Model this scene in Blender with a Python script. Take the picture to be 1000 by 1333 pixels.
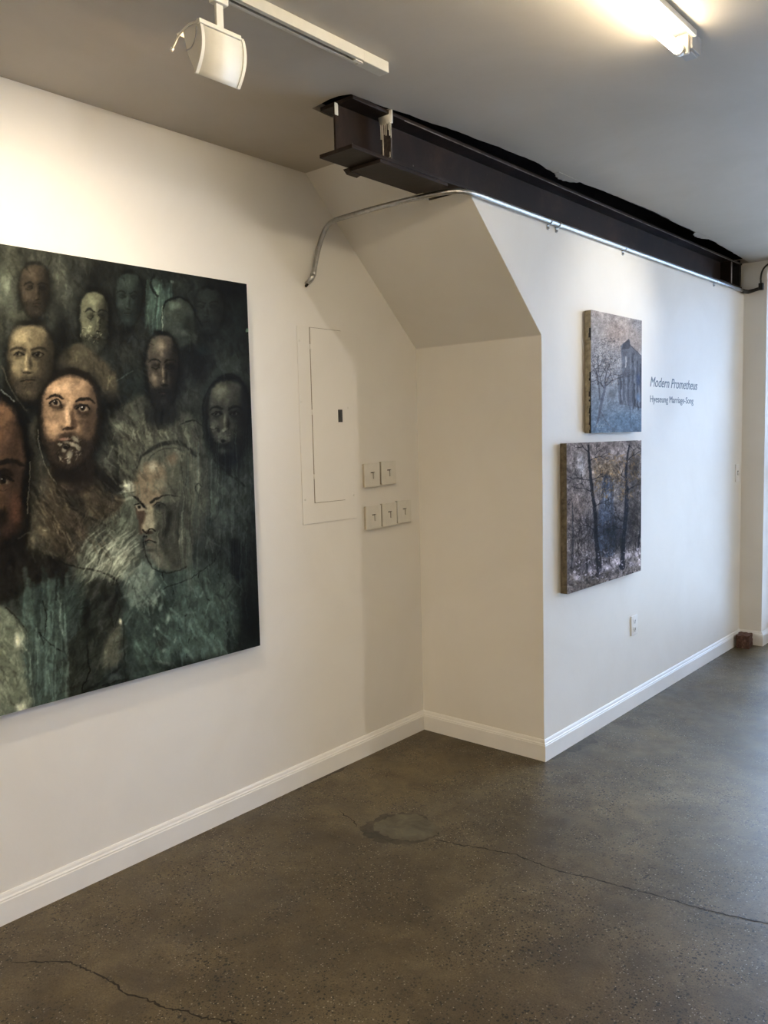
import bpy, bmesh, math, random
import numpy as np
from mathutils import Vector, Matrix
from mathutils.geometry import tessellate_polygon

for o in list(bpy.data.objects): bpy.data.objects.remove(o)
C = bpy.context.scene.collection
PI = math.pi

# ------------------------------------------------------------------ camera
CX, CY, CZ = 2.4288, -3.0515, 1.4
YAW, PITCH, ROLL, FPX = 0.715, -0.089, -0.0239, 1080.0
fw = np.array([-math.sin(YAW)*math.cos(PITCH), math.cos(YAW)*math.cos(PITCH), math.sin(PITCH)])
r0 = np.array([math.cos(YAW), math.sin(YAW), 0.0])
u0 = np.cross(r0, fw)
rt = math.cos(ROLL)*r0 + math.sin(ROLL)*u0
up = np.cross(rt, fw)
cam = bpy.data.cameras.new('camera'); camo = bpy.data.objects.new('camera', cam); C.objects.link(camo)
camo.matrix_world = Matrix(((rt[0], up[0], -fw[0], CX), (rt[1], up[1], -fw[1], CY), (rt[2], up[2], -fw[2], CZ), (0, 0, 0, 1)))
cam.sensor_fit = 'HORIZONTAL'; cam.sensor_width = 36; cam.lens = FPX/1000*36; cam.clip_start = .05
bpy.context.scene.camera = camo

# ------------------------------------------------------------------ world, exposure, big lights
sc = bpy.context.scene
sc.view_settings.view_transform = 'Standard'; sc.view_settings.look = 'None'
sc.view_settings.gamma = 1; sc.view_settings.use_curve_mapping = False
sc.view_settings.exposure = 0.0
W = bpy.data.worlds.new('world'); sc.world = W; W.use_nodes = True
bg = W.node_tree.nodes['Background']; bg.inputs[0].default_value = (.74, .86, 1.02, 1); bg.inputs[1].default_value = 47

L = 2.525          # far wall plane
w = 0.66           # plane of the right-hand wall face
H = 2.445          # ceiling
DEV = 0.0127       # the left wall is turned by this angle

def area(name, loc, rot, sx, sy, power, col, portal=False, spread=PI):
    l = bpy.data.lights.new(name, 'AREA'); l.shape = 'RECTANGLE'; l.size = sx; l.size_y = sy
    l.energy = power; l.color = col; l.spread = spread
    if portal: l.cycles.is_portal = True
    o = bpy.data.objects.new(name, l); C.objects.link(o); o.location = loc; o.rotation_euler = rot
    return o
def spot(name, loc, target, power, col, size, blend, rad=.03):
    l = bpy.data.lights.new(name, 'SPOT'); l.energy = power; l.color = col; l.spot_size = math.radians(size)
    l.spot_blend = blend; l.shadow_soft_size = rad
    o = bpy.data.objects.new(name, l); C.objects.link(o); o.location = loc
    o.rotation_euler = (Vector(target)-Vector(loc)).to_track_quat('-Z', 'Y').to_euler()
    return o
def point(name, loc, power, col, rad=.04):
    l = bpy.data.lights.new(name, 'POINT'); l.energy = power; l.color = col; l.shadow_soft_size = rad
    o = bpy.data.objects.new(name, l); C.objects.link(o); o.location = loc
    return o
# shopfront daylight enters through the far window (portal samples the sky)
area('window_portal', (2.35, 2.80, 1.28), (-PI/2, 0, 0), 3.1, 2.3, 1, (1, 1, 1), portal=True)
WARM = (1.0, .86, .66)
# track lamps over the large painting (the lamp heads hang left of the picture frame)
spot('track_lamp_light_over_painting', (.74, -1.98, 2.37), (.0, -1.80, 1.30), 44, WARM, 122, .95, .022)
# lamp inside the visible wall washer
# (placed again at its fixture below)
# track lamp aimed at the two small canvases
spot('track_lamp_light_small_canvases', (1.75, .80, 2.33), (.66, .66, 1.95), 33, (1, .93, .82), 62, 1.0, .03)
# second ceiling lamp deeper in the room
point('ceiling_lamp_light', (3.75, 1.99, 2.28), 80, (1, .94, .85), .04)
# unseen area light under the ceiling behind the camera
area('area_light_behind', (2.9, -4.2, 2.38), (0, 0, 0), .1, 1.2, 88, (1, .785, .49))

# ------------------------------------------------------------------ materials
def srgb(r, g, b):
    f = lambda c: (c/255/12.92) if c/255 <= .04045 else ((c/255+.055)/1.055)**2.4
    return (f(r), f(g), f(b), 1)
class NT:
    def __init__(s, name):
        s.m = bpy.data.materials.new(name); s.m.use_nodes = True; s.t = s.m.node_tree
        s.b = s.t.nodes['Principled BSDF']; s.n = s.t.nodes; s.l = s.t.links
        s.tc = s.n.new('ShaderNodeTexCoord')
    def noise(s, scale, detail=4, rough=.6, vec=None, dist=0):
        n = s.n.new('ShaderNodeTexNoise'); n.inputs['Scale'].default_value = scale
        n.inputs['Detail'].default_value = detail; n.inputs['Roughness'].default_value = rough; n.inputs['Distortion'].default_value = dist
        s.l.new(vec or s.tc.outputs['Object'], n.inputs['Vector']); return n.outputs['Fac']
    def ramp(s, fac, stops):
        r = s.n.new('ShaderNodeValToRGB'); e = r.color_ramp.elements
        e[0].position, e[0].color = stops[0]; e[1].position, e[1].color = stops[-1]
        for p, c in stops[1:-1]:
            q = e.new(p); q.color = c
        s.l.new(fac, r.inputs[0]); return r.outputs[0]
    def mix(s, fac, a, b, mode='MIX'):
        m = s.n.new('ShaderNodeMix'); m.data_type = 'RGBA'; m.blend_type = mode
        for i, v in ((0, fac), (6, a), (7, b)):
            if hasattr(v, 'links'): s.l.new(v, m.inputs[i])
            else: m.inputs[i].default_value = v
        return m.outputs[2]
    def bump(s, h, strength, dist=.002):
        b = s.n.new('ShaderNodeBump'); b.inputs['Strength'].default_value = strength; b.inputs['Distance'].default_value = dist
        s.l.new(h, b.inputs['Height']); s.l.new(b.outputs[0], s.b.inputs['Normal'])
    def base(s, v):
        if hasattr(v, 'links'): s.l.new(v, s.b.inputs['Base Color'])
        else: s.b.inputs['Base Color'].default_value = v
    def rough(s, v):
        if hasattr(v, 'links'): s.l.new(v, s.b.inputs['Roughness'])
        else: s.b.inputs['Roughness'].default_value = v
def simple(name, col, rough=.5, metal=0, var=.06, scale=30, bump=.1, bscale=None, spec=.5):
    t = NT(name); c2 = tuple(x*(1-var*2) for x in col[:3])+(1,); c1 = tuple(min(1, x*(1+var)) for x in col[:3])+(1,)
    n = t.noise(scale); t.base(t.ramp(n, [(.3, c2), (.7, c1)])); t.rough(rough); t.b.inputs['Metallic'].default_value = metal
    t.b.inputs['Specular IOR Level'].default_value = spec
    if bump: t.bump(t.noise(bscale or scale*4), bump, .001)
    return t.m
M = {}
def wallpaint(name, a, b, rough=.55):
    t = NT(name)
    t.base(t.ramp(t.noise(2.2, 5, .6, dist=.6), [(.3, a), (.7, b)])); t.rough(rough)
    t.b.inputs['Specular IOR Level'].default_value = .35
    t.bump(t.noise(9, 6, .65), .25, .004)
    return t.m
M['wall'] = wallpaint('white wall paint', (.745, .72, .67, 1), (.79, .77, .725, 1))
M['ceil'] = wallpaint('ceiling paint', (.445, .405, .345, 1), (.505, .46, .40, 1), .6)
M['trim'] = simple('semi gloss trim paint', (.80, .79, .765), .32, var=.02, scale=8, bump=.12, bscale=40)
M['plastic'] = simple('painted over plastic', (.70, .68, .62), .42, var=.03, bump=.05)
M['slot'] = simple('dark recess', (.03, .022, .015), .6, var=.1, bump=0)
M['white_metal'] = simple('white powder coat', (.80, .78, .71), .38, var=.02, bump=.05)
M['track_paint'] = simple('track rail paint', (.56, .54, .47), .45, var=.03, bump=.05)
M['track_in'] = simple('dark track channel', (.03, .028, .025), .5)
M['black'] = simple('black plastic', (.012, .011, .010), .4, var=.1)
M['galv'] = simple('galvanised steel', (.48, .48, .48), .38, metal=1, var=.12, scale=60, bump=.05)
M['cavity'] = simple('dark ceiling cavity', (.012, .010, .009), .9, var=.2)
def steel():
    t = NT('dark painted steel')
    c = t.ramp(t.noise(6, 8, .7, dist=.4), [(.3, (.008, .005, .004, 1)), (.55, (.018, .011, .008, 1)), (.75, (.045, .028, .020, 1))])
    sp = t.ramp(t.noise(55, 3, .5), [(.74, (0, 0, 0, 1)), (.78, (1, 1, 1, 1))])
    t.base(t.mix(sp, c, (.12, .105, .09, 1))); t.rough(.5); t.b.inputs['Specular IOR Level'].default_value = .16; t.bump(t.noise(35, 6, .7), .35, .002)
    return t.m
M['steel'] = steel()
M['edge'] = simple('worn steel edge', (.20, .18, .165), .4, var=.4, scale=22)
M['drip'] = simple('dripped white paint', (.66, .64, .57), .4, var=.06)
M['rust'] = simple('rubbed steel bar', (.06, .048, .042), .5, var=.4, scale=90)
def floor_mat():
    t = NT('polished aggregate concrete'); n, l = t.n, t.l
    big = t.ramp(t.noise(1.3, 7, .62, dist=.8), [(.28, (.052, .037, .017, 1)), (.44, (.080, .060, .030, 1)), (.58, (.112, .086, .045, 1)), (.76, (.150, .120, .070, 1))])
    mid = t.ramp(t.noise(9, 6, .7, dist=.5), [(.3, (.62, .62, .62, 1)), (.7, (1.22, 1.2, 1.18, 1))])
    c = t.mix(1.0, big, mid, 'MULTIPLY')
    # sandy fine grain
    gr = t.ramp(t.noise(190, 3, .7), [(.30, (.60, .60, .60, 1)), (.7, (1.35, 1.34, 1.30, 1))])
    c = t.mix(.8, c, gr, 'MULTIPLY')
    def specks(scale, lo, seedoff, thr):
        v = n.new('ShaderNodeTexVoronoi'); v.inputs['Scale'].default_value = scale; v.inputs['Randomness'].default_value = 1
        mp = n.new('ShaderNodeMapping'); mp.inputs['Location'].default_value = (seedoff, seedoff*2, 0)
        l.new(t.tc.outputs['Object'], mp.inputs[0]); l.new(mp.outputs[0], v.inputs['Vector'])
        near = t.ramp(v.outputs['Distance'], [(lo, (1, 1, 1, 1)), (lo+.10, (0, 0, 0, 1))])
        sep = n.new('ShaderNodeSeparateColor'); l.new(v.outputs['Color'], sep.inputs[0])
        pick = t.ramp(sep.outputs[0], [(thr, (0, 0, 0, 1)), (thr+.02, (1, 1, 1, 1))])
        return t.mix(1.0, near, pick, 'MULTIPLY'), sep.outputs[1]
    # clustered so that some areas show bare aggregate and others a smooth skin
    clus = t.ramp(t.noise(3.2, 5, .7, dist=1.0), [(.40, (.12, .12, .12, 1)), (.56, (1, 1, 1, 1))])
    for sc_, lo, off, thr, col in ((95, .28, 3.1, .58, (.010, .008, .005, 1)), (120, .22, 9.7, .80, (.26, .225, .165, 1)), (55, .20, 5.3, .84, (.012, .009, .006, 1)), (150, .20, 1.7, .92, (.38, .34, .28, 1)), (200, .30, 7.7, .6, (.012, .010, .007, 1))):
        m_, _ = specks(sc_, lo, off, thr)
        m2 = t.mix(1.0, m_, clus, 'MULTIPLY')
        f = n.new('ShaderNodeMath'); f.operation = 'MULTIPLY'; f.inputs[1].default_value = 1.0; l.new(m2, f.inputs[0])
        c = t.mix(f.outputs[0], c, col)
    t.base(c)
    t.rough(t.ramp(t.noise(5, 6, .7), [(.3, (.36, .36, .36, 1)), (.7, (.56, .56, .56, 1))]))
    t.b.inputs['Specular IOR Level'].default_value = .40
    t.bump(t.noise(70, 6, .7), .25, .0015)
    return t.m
M['floor'] = floor_mat()
M['crack'] = simple('crack in concrete', (.018, .014, .010), .8, var=.3, scale=200)
def patch_mat(name, a, b):
    t = NT(name); t.base(t.ramp(t.noise(14, 7, .7, dist=.7), [(.3, a), (.7, b)])); t.rough(.5); t.b.inputs['Specular IOR Level'].default_value = .3; t.bump(t.noise(60, 5), .4, .002); return t.m
M['patch'] = patch_mat('smooth repair mortar', (.050, .042, .024, 1), (.125, .106, .064, 1))
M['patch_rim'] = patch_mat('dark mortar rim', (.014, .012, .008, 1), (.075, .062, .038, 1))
def brick():
    t = NT('red brown brick'); c = t.ramp(t.noise(60, 6, .7), [(.3, (.030, .012, .008, 1)), (.55, (.10, .045, .028, 1)), (.75, (.24, .15, .11, 1))])
    t.base(c); t.rough(.8); t.bump(t.noise(120, 6, .8), .8, .003); return t.m
M['brick'] = brick()
def glass():
    t = NT('window glass'); t.base((.85, .92, .95, 1)); t.rough(.02)
    g = t.n.new('ShaderNodeBsdfGlass'); g.inputs['IOR'].default_value = 1.0; g.inputs['Color'].default_value = (.93, .97, 1, 1); g.inputs['Roughness'].default_value = 0
    tr = t.n.new('ShaderNodeBsdfTransparent'); tr.inputs[0].default_value = (.93, .97, 1, 1)
    gl = t.n.new('ShaderNodeBsdfGlossy'); gl.inputs['Roughness'].default_value = .02
    fr = t.n.new('ShaderNodeFresnel'); fr.inputs[0].default_value = 1.45
    mx = t.n.new('ShaderNodeMixShader'); t.l.new(fr.outputs[0], mx.inputs[0]); t.l.new(tr.outputs[0], mx.inputs[1]); t.l.new(gl.outputs[0], mx.inputs[2])
    t.l.new(mx.outputs[0], t.n['Material Output'].inputs['Surface']); t.n.remove(g); return t.m
M['glass'] = glass()
def emis(name, col, st):
    t = NT(name); t.base((.9, .9, .9, 1)); t.b.inputs['Emission Color'].default_value = col; t.b.inputs['Emission Strength'].default_value = st; return t.m
M['tube'] = emis('lit fluorescent glass', (1, .84, .60, 1), 64)
M['canvas_umber'] = simple('umber stained canvas edge', (.15, .125, .085), .85, var=.3, scale=40, bump=.5, bscale=500)
M['canvas_side'] = simple('raw linen canvas edge', (.34, .30, .215), .85, var=.25, scale=40, bump=.5, bscale=600)
M['canvas_dark'] = simple('dark painted canvas edge', (.03, .035, .033), .6, var=.3, scale=20)
M['ink'] = simple('dark dried paint on edge', (.012, .012, .013), .6, var=.2)
M['letter'] = simple('grey vinyl lettering', (.07, .10, .125), .5, var=.02, bump=0)
M['asphalt'] = simple('street asphalt', (.16, .17, .18), .9, var=.1)
M['facade'] = simple('street facade render', (.10, .14, .20), .8, var=.1, scale=2)
M['alu'] = simple('anodised aluminium frame', (.42, .47, .52), .35, metal=.6, var=.05)

# ------------------------------------------------------------------ mesh helpers
def link(name, bm, mat, parent=None, smooth=False, bevel=0, seg=2):
    bmesh.ops.recalc_face_normals(bm, faces=bm.faces)
    me = bpy.data.meshes.new(name); bm.to_mesh(me); bm.free()
    for m in (mat if isinstance(mat, (list, tuple)) else [mat]): me.materials.append(m)
    o = bpy.data.objects.new(name, me); C.objects.link(o)
    if smooth:
        for p in me.polygons: p.use_smooth = True
    if bevel:
        b = o.modifiers.new('bevel', 'BEVEL'); b.width = bevel; b.segments = seg; b.limit_method = 'ANGLE'; b.angle_limit = math.radians(40)
    if parent: o.parent = parent
    return o
def box(bm, x0, y0, z0, x1, y1, z1):
    vs = [bm.verts.new((x, y, z)) for x in (x0, x1) for y in (y0, y1) for z in (z0, z1)]
    for f in ((0, 1, 3, 2), (4, 6, 7, 5), (0, 4, 5, 1), (2, 3, 7, 6), (0, 2, 6, 4), (1, 5, 7, 3)): bm.faces.new([vs[i] for i in f])
def B(*bs):
    bm = bmesh.new()
    for b in bs: box(bm, *b)
    return bm
def prism(bm, pts, ext):          # pts: 3-D polygon, ext: extrusion vector
    a = [bm.verts.new(p) for p in pts]; e = Vector(ext); b = [bm.verts.new(Vector(p)+e) for p in pts]
    bm.faces.new(a); bm.faces.new(b[::-1])
    for i in range(len(a)):
        j = (i+1) % len(a); bm.faces.new((a[i], b[i], b[j], a[j]))
def tube(bm, pts, rad, n=12, caps=True):
    pts = [Vector(p) for p in pts]; rings = []
    rads = rad if isinstance(rad, (list, tuple)) else [rad]*len(pts)
    t0 = (pts[1]-pts[0]).normalized(); nrm = t0.orthogonal().normalized()
    for i, p in enumerate(pts):
        t = (pts[min(i+1, len(pts)-1)]-pts[max(i-1, 0)]).normalized()
        nrm = (nrm-t*nrm.dot(t)).normalized(); bn = t.cross(nrm)
        rings.append([bm.verts.new(p+(nrm*math.cos(a)+bn*math.sin(a))*rads[i]) for a in [2*PI*k/n for k in range(n)]])
    for a, b in zip(rings, rings[1:]):
        for k in range(n): bm.faces.new((a[k], a[(k+1) % n], b[(k+1) % n], b[k]))
    if caps: bm.faces.new(rings[0][::-1]); bm.faces.new(rings[-1])
def smoothpath(P, k=8):
    P = [Vector(p) for p in P]; Q = [P[0]*2-P[1]]+P+[P[-1]*2-P[-2]]; out = []
    for i in range(1, len(Q)-2):
        a, b, c, d = Q[i-1:i+3]
        for j in range(k):
            t = j/k; out.append(.5*((2*b)+(c-a)*t+(2*a-5*b+4*c-d)*t*t+(3*b-a-3*c+d)*t**3))
    out.append(P[-1]); return out
def thing(name, label, cat, loc=(0, 0, 0), rz=0, group=None):
    o = bpy.data.objects.new(name, None); C.objects.link(o); o.location = loc; o.rotation_euler = (0, 0, rz); o.empty_display_size = .05
    o['label'] = label; o['category'] = cat
    if group: o['group'] = group
    return o
def tag(o, label, cat, group=None):
    o['label'] = label; o['category'] = cat
    if group: o['group'] = group
    return o
def struct(name, bm, mat, parent=None, **k):
    o = link(name, bm, mat, parent, **k)
    if not parent: o['kind'] = 'structure'
    return o
def LW(y, z, d=0.0):       # a point on the left wall
    return (-DEV*y+d, y, z)

# ------------------------------------------------------------------ the room
XR, YN = 5.3, -5.6
struct('floor', B((-.5, YN-.2, -.08, XR+.3, L+.32, 0)), M['floor'])
# ceiling with the ragged opening cut for the steel beam
hole = [(.488, -1.118), (.53, -1.123), (.576, -1.130), (.615, -1.128), (.652, -1.112), (.657, -1.04), (.658, -.978), (.665, -.930), (.677, -.86), (.681, -.78), (.697, -.66),
        (.703, -.60), (.708, -.50), (.720, -.40), (.722, -.30), (.727, -.2), (.728, -.13), (.715, -.05), (.712, .04), (.722, .13), (.731, .28), (.742, .40), (.746, .55), (.752, .7), (.759, .88), (.756, 1.05),
        (.748, 1.2), (.752, 1.38), (.748, 1.5), (.738, 1.6), (.742, 1.75), (.728, 1.95), (.722, 2.1), (.71, 2.25), (.700, 2.4), (.692, 2.51), (.50, 2.51), (.497, .2), (.49, -.5), (.486, -.9), (.482, -1.05)]
hole_f = []
rnd = random.Random(4)
for a, b in zip(hole, hole[1:]+hole[:1]):
    n = max(1, int(math.hypot(a[0]-b[0], a[1]-b[1])/.03))
    for k in range(n):
        t = k/n; hole_f.append((a[0]+(b[0]-a[0])*t+(rnd.uniform(-.0025, .0025) if k else 0), a[1]+(b[1]-a[1])*t))
outer = [(-.5, YN-.2), (XR+.3, YN-.2), (XR+.3, L+.32), (-.5, L+.32)]
def ceiling():
    bm = bmesh.new(); polys = [[Vector((x, y, 0)) for x, y in outer], [Vector((x, y, 0)) for x, y in hole_f]]
    tris = tessellate_polygon(polys); flat = outer+hole_f
    lo = [bm.verts.new((x, y, H)) for x, y in flat]; hi = [bm.verts.new((x, y, H+.03)) for x, y in flat]
    for t in tris:
        bm.faces.new([lo[i] for i in t]); bm.faces.new([hi[i] for i in t][::-1])
    for s, e in ((0, 4), (4, len(flat))):
        for i in range(s, e):
            j = i+1 if i+1 < e else s; bm.faces.new((lo[i], lo[j], hi[j], hi[i]))
    return bm
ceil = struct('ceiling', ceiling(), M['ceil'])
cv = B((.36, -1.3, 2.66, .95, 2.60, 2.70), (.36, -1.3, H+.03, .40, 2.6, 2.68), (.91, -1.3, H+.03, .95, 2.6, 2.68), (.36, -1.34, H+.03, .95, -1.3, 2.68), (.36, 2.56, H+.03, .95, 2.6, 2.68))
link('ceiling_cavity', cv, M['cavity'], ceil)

# left wall (very slightly turned)
a0, a1 = LW(YN-.2, 0), LW(.15, 0)
bm = bmesh.new(); prism(bm, [(a0[0], a0[1], 0), (a1[0], a1[1], 0), (a1[0]-.15, a1[1], 0), (a0[0]-.15, a0[1], 0)], (0, 0, H+.02))
struct('wall_left', bm, M['wall'])
# boxed-in stair: alcove face, sloped soffit and the long right-hand wall in one plastered solid
K = (2.281-1.807)/.511
ys = -(H+.01-1.807)/K
bm = bmesh.new()
prism(bm, [(-.02, 0, 0), (-.02, 0, 1.807), (-.02, -.511, 2.281), (-.02, L+.05, 2.281), (-.02, L+.05, 0)], (w+.02, 0, 0))
struct('wall_right', bm, M['wall'], bevel=.0025, seg=3)
bm = bmesh.new()
prism(bm, [(-.02, -.505, 2.2755), (-.02, ys, H+.01), (-.02, ys+.3, H+.01), (-.02, -.2, 2.2755)], (.50, 0, 0))
struct('trim_1', bm, M['wall'])
struct('unseen_infill', B((-.02, -.25, 2.2757, .49, L+.3, H+.02), (.489, 2.503, 2.2757, w-.02, L+.3, H+.02)), M['cavity'])  # unseen dark infill added behind the beam to shut out sky light
# far wall: pier, lintel and plinth round the shop window
XJ = .80
struct('wall_far', B((w-.02, L, 0, XJ, L+.30, H+.02), (XJ, L, 2.38, 4.0, L+.30, H+.02), (4.0, L, 0, XR+.2, L+.30, H+.02)), M['wall'], bevel=.002)
struct('wall_side', B((XR, YN-.2, 0, XR+.15, L+.3, H+.02)), M['wall'])
struct('wall_near', B((-.5, YN-.15, 0, XR+.2, YN, H+.02)), M['wall'])
# shop window
bm = B((XJ, L+.20, 0, XJ+.05, L+.26, 2.38), (3.95, L+.20, 0, 4.0, L+.26, 2.38), (XJ, L+.20, 2.32, 4.0, L+.26, 2.38), (XJ, L+.20, 0, 4.0, L+.26, .12), (1.85, L+.20, .12, 1.91, L+.26, 2.32), (2.9, L+.20, .12, 2.96, L+.26, 2.32), (XJ, L+.20, 1.08, 1.88, L+.25, 1.13))
win = struct('window_1', bm, M['alu'], bevel=.003)
link('glass_pane', B((XJ+.05, L+.225, .12, 3.95, L+.231, 2.32)), M['glass'], win)
tag(link('street', B((-4, L+.32, -.16, 9, 12, -.1)), M['asphalt']), 'grey street asphalt outside beyond the shop window', 'street')
bpy.data.objects['street']['kind'] = 'structure'
bm = B((-6, 12, -.1, 12, 12.5, 7.5))
o = link('street_facade', bm, M['facade']); o['kind'] = 'structure'; o['label'] = 'dark blue building front across the street'; o['category'] = 'building'

# baseboards: flat board with a moulded cap
def baseboard(name, p0, p1, nx, ny, h=.092, ends=(0, 0)):
    p0 = Vector((p0[0], p0[1], 0)); p1 = Vector((p1[0], p1[1], 0)); d = (p1-p0).normalized(); nn = Vector((nx, ny, 0)).normalized()
    prof = [(-.004, .0), (.0135, .0), (.0135, h-.024), (.0115, h-.021), (.0115, h-.017), (.008, h-.013), (.0065, h-.006), (.0035, h), (-.004, h)]
    bm = bmesh.new(); ra = [bm.verts.new(p0+nn*a+d*(-a*ends[0])+Vector((0, 0, z))) for a, z in prof]
    rb = [bm.verts.new(p1+nn*a+d*(a*ends[1])+Vector((0, 0, z))) for a, z in prof]
    bm.faces.new(ra); bm.faces.new(rb[::-1])
    for i in range(len(prof)):
        j = (i+1) % len(prof); bm.faces.new((ra[i], rb[i], rb[j], ra[j]))
    return struct(name, bm, M['trim'])
q0, q1 = LW(YN, 0), LW(0, 0)
baseboard('baseboard_left', q0[:2], q1[:2], 1, DEV, ends=(0, -1))
baseboard('baseboard_alcove', (0, 0), (w, 0), 0, -1, ends=(-1, 1))
baseboard('baseboard_right', (w, 0), (w, L), 1, 0, ends=(1, -1))
baseboard('baseboard_far', (w, L), (XJ, L), 0, -1, ends=(-1, 1))
baseboard('baseboard_jamb', (XJ, L), (XJ, L+.2), 1, 0, ends=(1, 0))

# floor cracks and the mortar patch (children of the floor)
floor = bpy.data.objects['floor']
def crack(pts, wd, seed, z=.0006):
    rr = random.Random(seed); P = []
    for a, b in zip(pts, pts[1:]):
        n = max(2, int(math.hypot(a[0]-b[0], a[1]-b[1])/.008))
        for k in range(n):
            t = k/n; P.append((a[0]+(b[0]-a[0])*t+rr.gauss(0, .0022), a[1]+(b[1]-a[1])*t+rr.gauss(0, .0022)))
    P.append(pts[-1]); bm = bmesh.new(); prev = None
    for i, p in enumerate(P):
        a = P[max(i-1, 0)]; b = P[min(i+1, len(P)-1)]; dx, dy = b[0]-a[0], b[1]-a[1]; ln = math.hypot(dx, dy) or 1
        hw = wd*(.35+.65*abs(math.sin(i*.37+seed))*rr.uniform(.5, 1.2))*min(1, i/6+.15, (len(P)-1-i)/6+.15)/2
        v = (bm.verts.new((p[0]-dy/ln*hw, p[1]+dx/ln*hw, z)), bm.verts.new((p[0]+dy/ln*hw, p[1]-dx/ln*hw, z)))
        if prev: bm.faces.new((prev[0], prev[1], v[1], v[0]))
        prev = v
    return link('crack', bm, M['crack'], floor)
crack([(.23, -2.12), (.354, -2.014), (.474, -1.993), (.53, -1.985), (.598, -1.99), (.65, -1.967), (.72, -1.958), (.77, -1.93), (.814, -1.924), (.884, -1.885), (.99, -1.86), (1.12, -1.84)], .0075, 1)
crack([(.282, -.887), (.33, -.905), (.406, -.927), (.455, -.957)], .0045, 2)
crack([(.702, -.858), (.76, -.84), (.812, -.828), (.90, -.795), (.99, -.768), (1.08, -.775), (1.166, -.774), (1.25, -.75), (1.334, -.74), (1.47, -.715), (1.604, -.703), (1.763, -.664), (1.95, -.62), (2.2, -.60)], .0070, 3)
def blobpoly(pts, z, name, mat, seed, jit=.006, k=6):
    rr = random.Random(seed); P = smoothpath([(x, y, 0) for x, y in pts]+[(pts[0][0], pts[0][1], 0)], k)[:-1]
    bm = bmesh.new(); bm.faces.new([bm.verts.new((p.x+rr.uniform(-jit, jit), p.y+rr.uniform(-jit, jit), z)) for p in P])
    bmesh.ops.triangulate(bm, faces=bm.faces); return link(name, bm, mat, floor)
pp = [(.446, -.949), (.448, -.87), (.462, -.80), (.529, -.745), (.60, -.745), (.688, -.782), (.712, -.83), (.702, -.868), (.67, -.946), (.593, -.982), (.513, -.985)]
blobpoly(pp, .0005, 'mortar_rim', M['patch_rim'], 5, .010, 5)
cxm = sum(p[0] for p in pp)/len(pp); cym = sum(p[1] for p in pp)/len(pp)
blobpoly([(cxm+.012+(x-cxm)*.86, cym+.024+(y-cym)*.80) for x, y in pp], .0009, 'mortar_patch', M['patch'], 6, .009)
# ragged dark mortar seams along the baseboards
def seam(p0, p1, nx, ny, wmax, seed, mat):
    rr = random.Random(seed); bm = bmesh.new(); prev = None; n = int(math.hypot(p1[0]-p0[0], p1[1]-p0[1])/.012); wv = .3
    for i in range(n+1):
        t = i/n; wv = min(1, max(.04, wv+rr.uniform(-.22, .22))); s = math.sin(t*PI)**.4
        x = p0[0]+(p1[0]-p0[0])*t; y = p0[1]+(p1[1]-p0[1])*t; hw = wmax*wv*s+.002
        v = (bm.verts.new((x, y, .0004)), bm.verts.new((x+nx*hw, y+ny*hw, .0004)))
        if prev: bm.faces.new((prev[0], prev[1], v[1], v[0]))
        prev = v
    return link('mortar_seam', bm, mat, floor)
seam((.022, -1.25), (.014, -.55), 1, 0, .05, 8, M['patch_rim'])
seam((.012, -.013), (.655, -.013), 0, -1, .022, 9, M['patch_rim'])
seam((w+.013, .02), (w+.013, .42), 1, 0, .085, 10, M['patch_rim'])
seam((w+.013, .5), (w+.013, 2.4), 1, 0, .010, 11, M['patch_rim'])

# ------------------------------------------------------------------ steel beam
beam = thing('steel_beam', 'black steel I-beam running under the ceiling above the white wall', 'beam', (.585, 0, 2.285))
def bl(*b): return B(*[(x0-.585, y0, z0-2.285, x1-.585, y1, z1-2.285) for x0, y0, z0, x1, y1, z1 in b])
YE = -1.118
link('bottom_flange', bl((.515, YE, 2.285, .655, 2.50, 2.297)), M['steel'], beam, bevel=.0015)
link('top_flange', bl((.515, YE+.01, 2.432, .655, 2.50, 2.444)), M['steel'], beam, bevel=.0015)
link('web', bl((.581, YE, 2.295, .589, 2.50, 2.434)), M['steel'], beam)
link('flange_lip', bl((.6545, -.86, 2.4305, .6565, 2.44, 2.4335)), M['edge'], beam)
bm = bmesh.new()
prism(bm, [(-.070, -.985, -.001), (.069, -.985, -.001), (.069, -.985, -.012), (-.070, -.985, -.012)], (0, .36, 0))
prism(bm, [(-.090, -.990, -.0005), (-.060, -.990, -.0005), (-.060, -.985, -.015), (-.088, -.975, -.015)], (0, .05, 0))
link('bearing_plate', bm, M['steel'], beam, bevel=.001)
stf = link('stiffener', bl((.617, -.936, 2.296, .659, -.930, 2.438)), M['rust'], beam)
# paint dripped down the stiffener
bm = bmesh.new(); rr = random.Random(2); xs0 = .616
prism(bm, [(xs0-.585, -.9385, 2.405-2.285), (.6625-.585, -.9385, 2.405-2.285), (.6625-.585, -.9385, 2.449-2.285), (xs0-.585-.006, -.9385, 2.449-2.285), (xs0-.585-.006, -.9385, 2.43-2.285)], (0, .010, 0))
for fx, zb, wd in ((.619, 2.362, .005), (.6265, 2.300, .0045), (.634, 2.374, .003), (.641, 2.370, .004), (.649, 2.385, .003), (.655, 2.366, .004), (.6605, 2.358, .003)):
    tube(bm, [(fx-.585, -.9370, 2.41-2.285), (fx-.585, -.9372, (2.41+zb)/2-2.285), (fx-.585+rr.uniform(-.001, .001), -.9374, zb-2.285)], [wd*.55, wd*.42, wd*.5], 6)
tube(bm, [(.6265-.585, -.9374, .015), (.621-.585, -.9376, .012), (.617-.585, -.939, .010)], .002, 6)
tube(bm, [(.655-.585, -.9374, .030), (.656-.585, -.9376, .015), (.648-.585, -.939, .0125)], .0015, 6)
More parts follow.
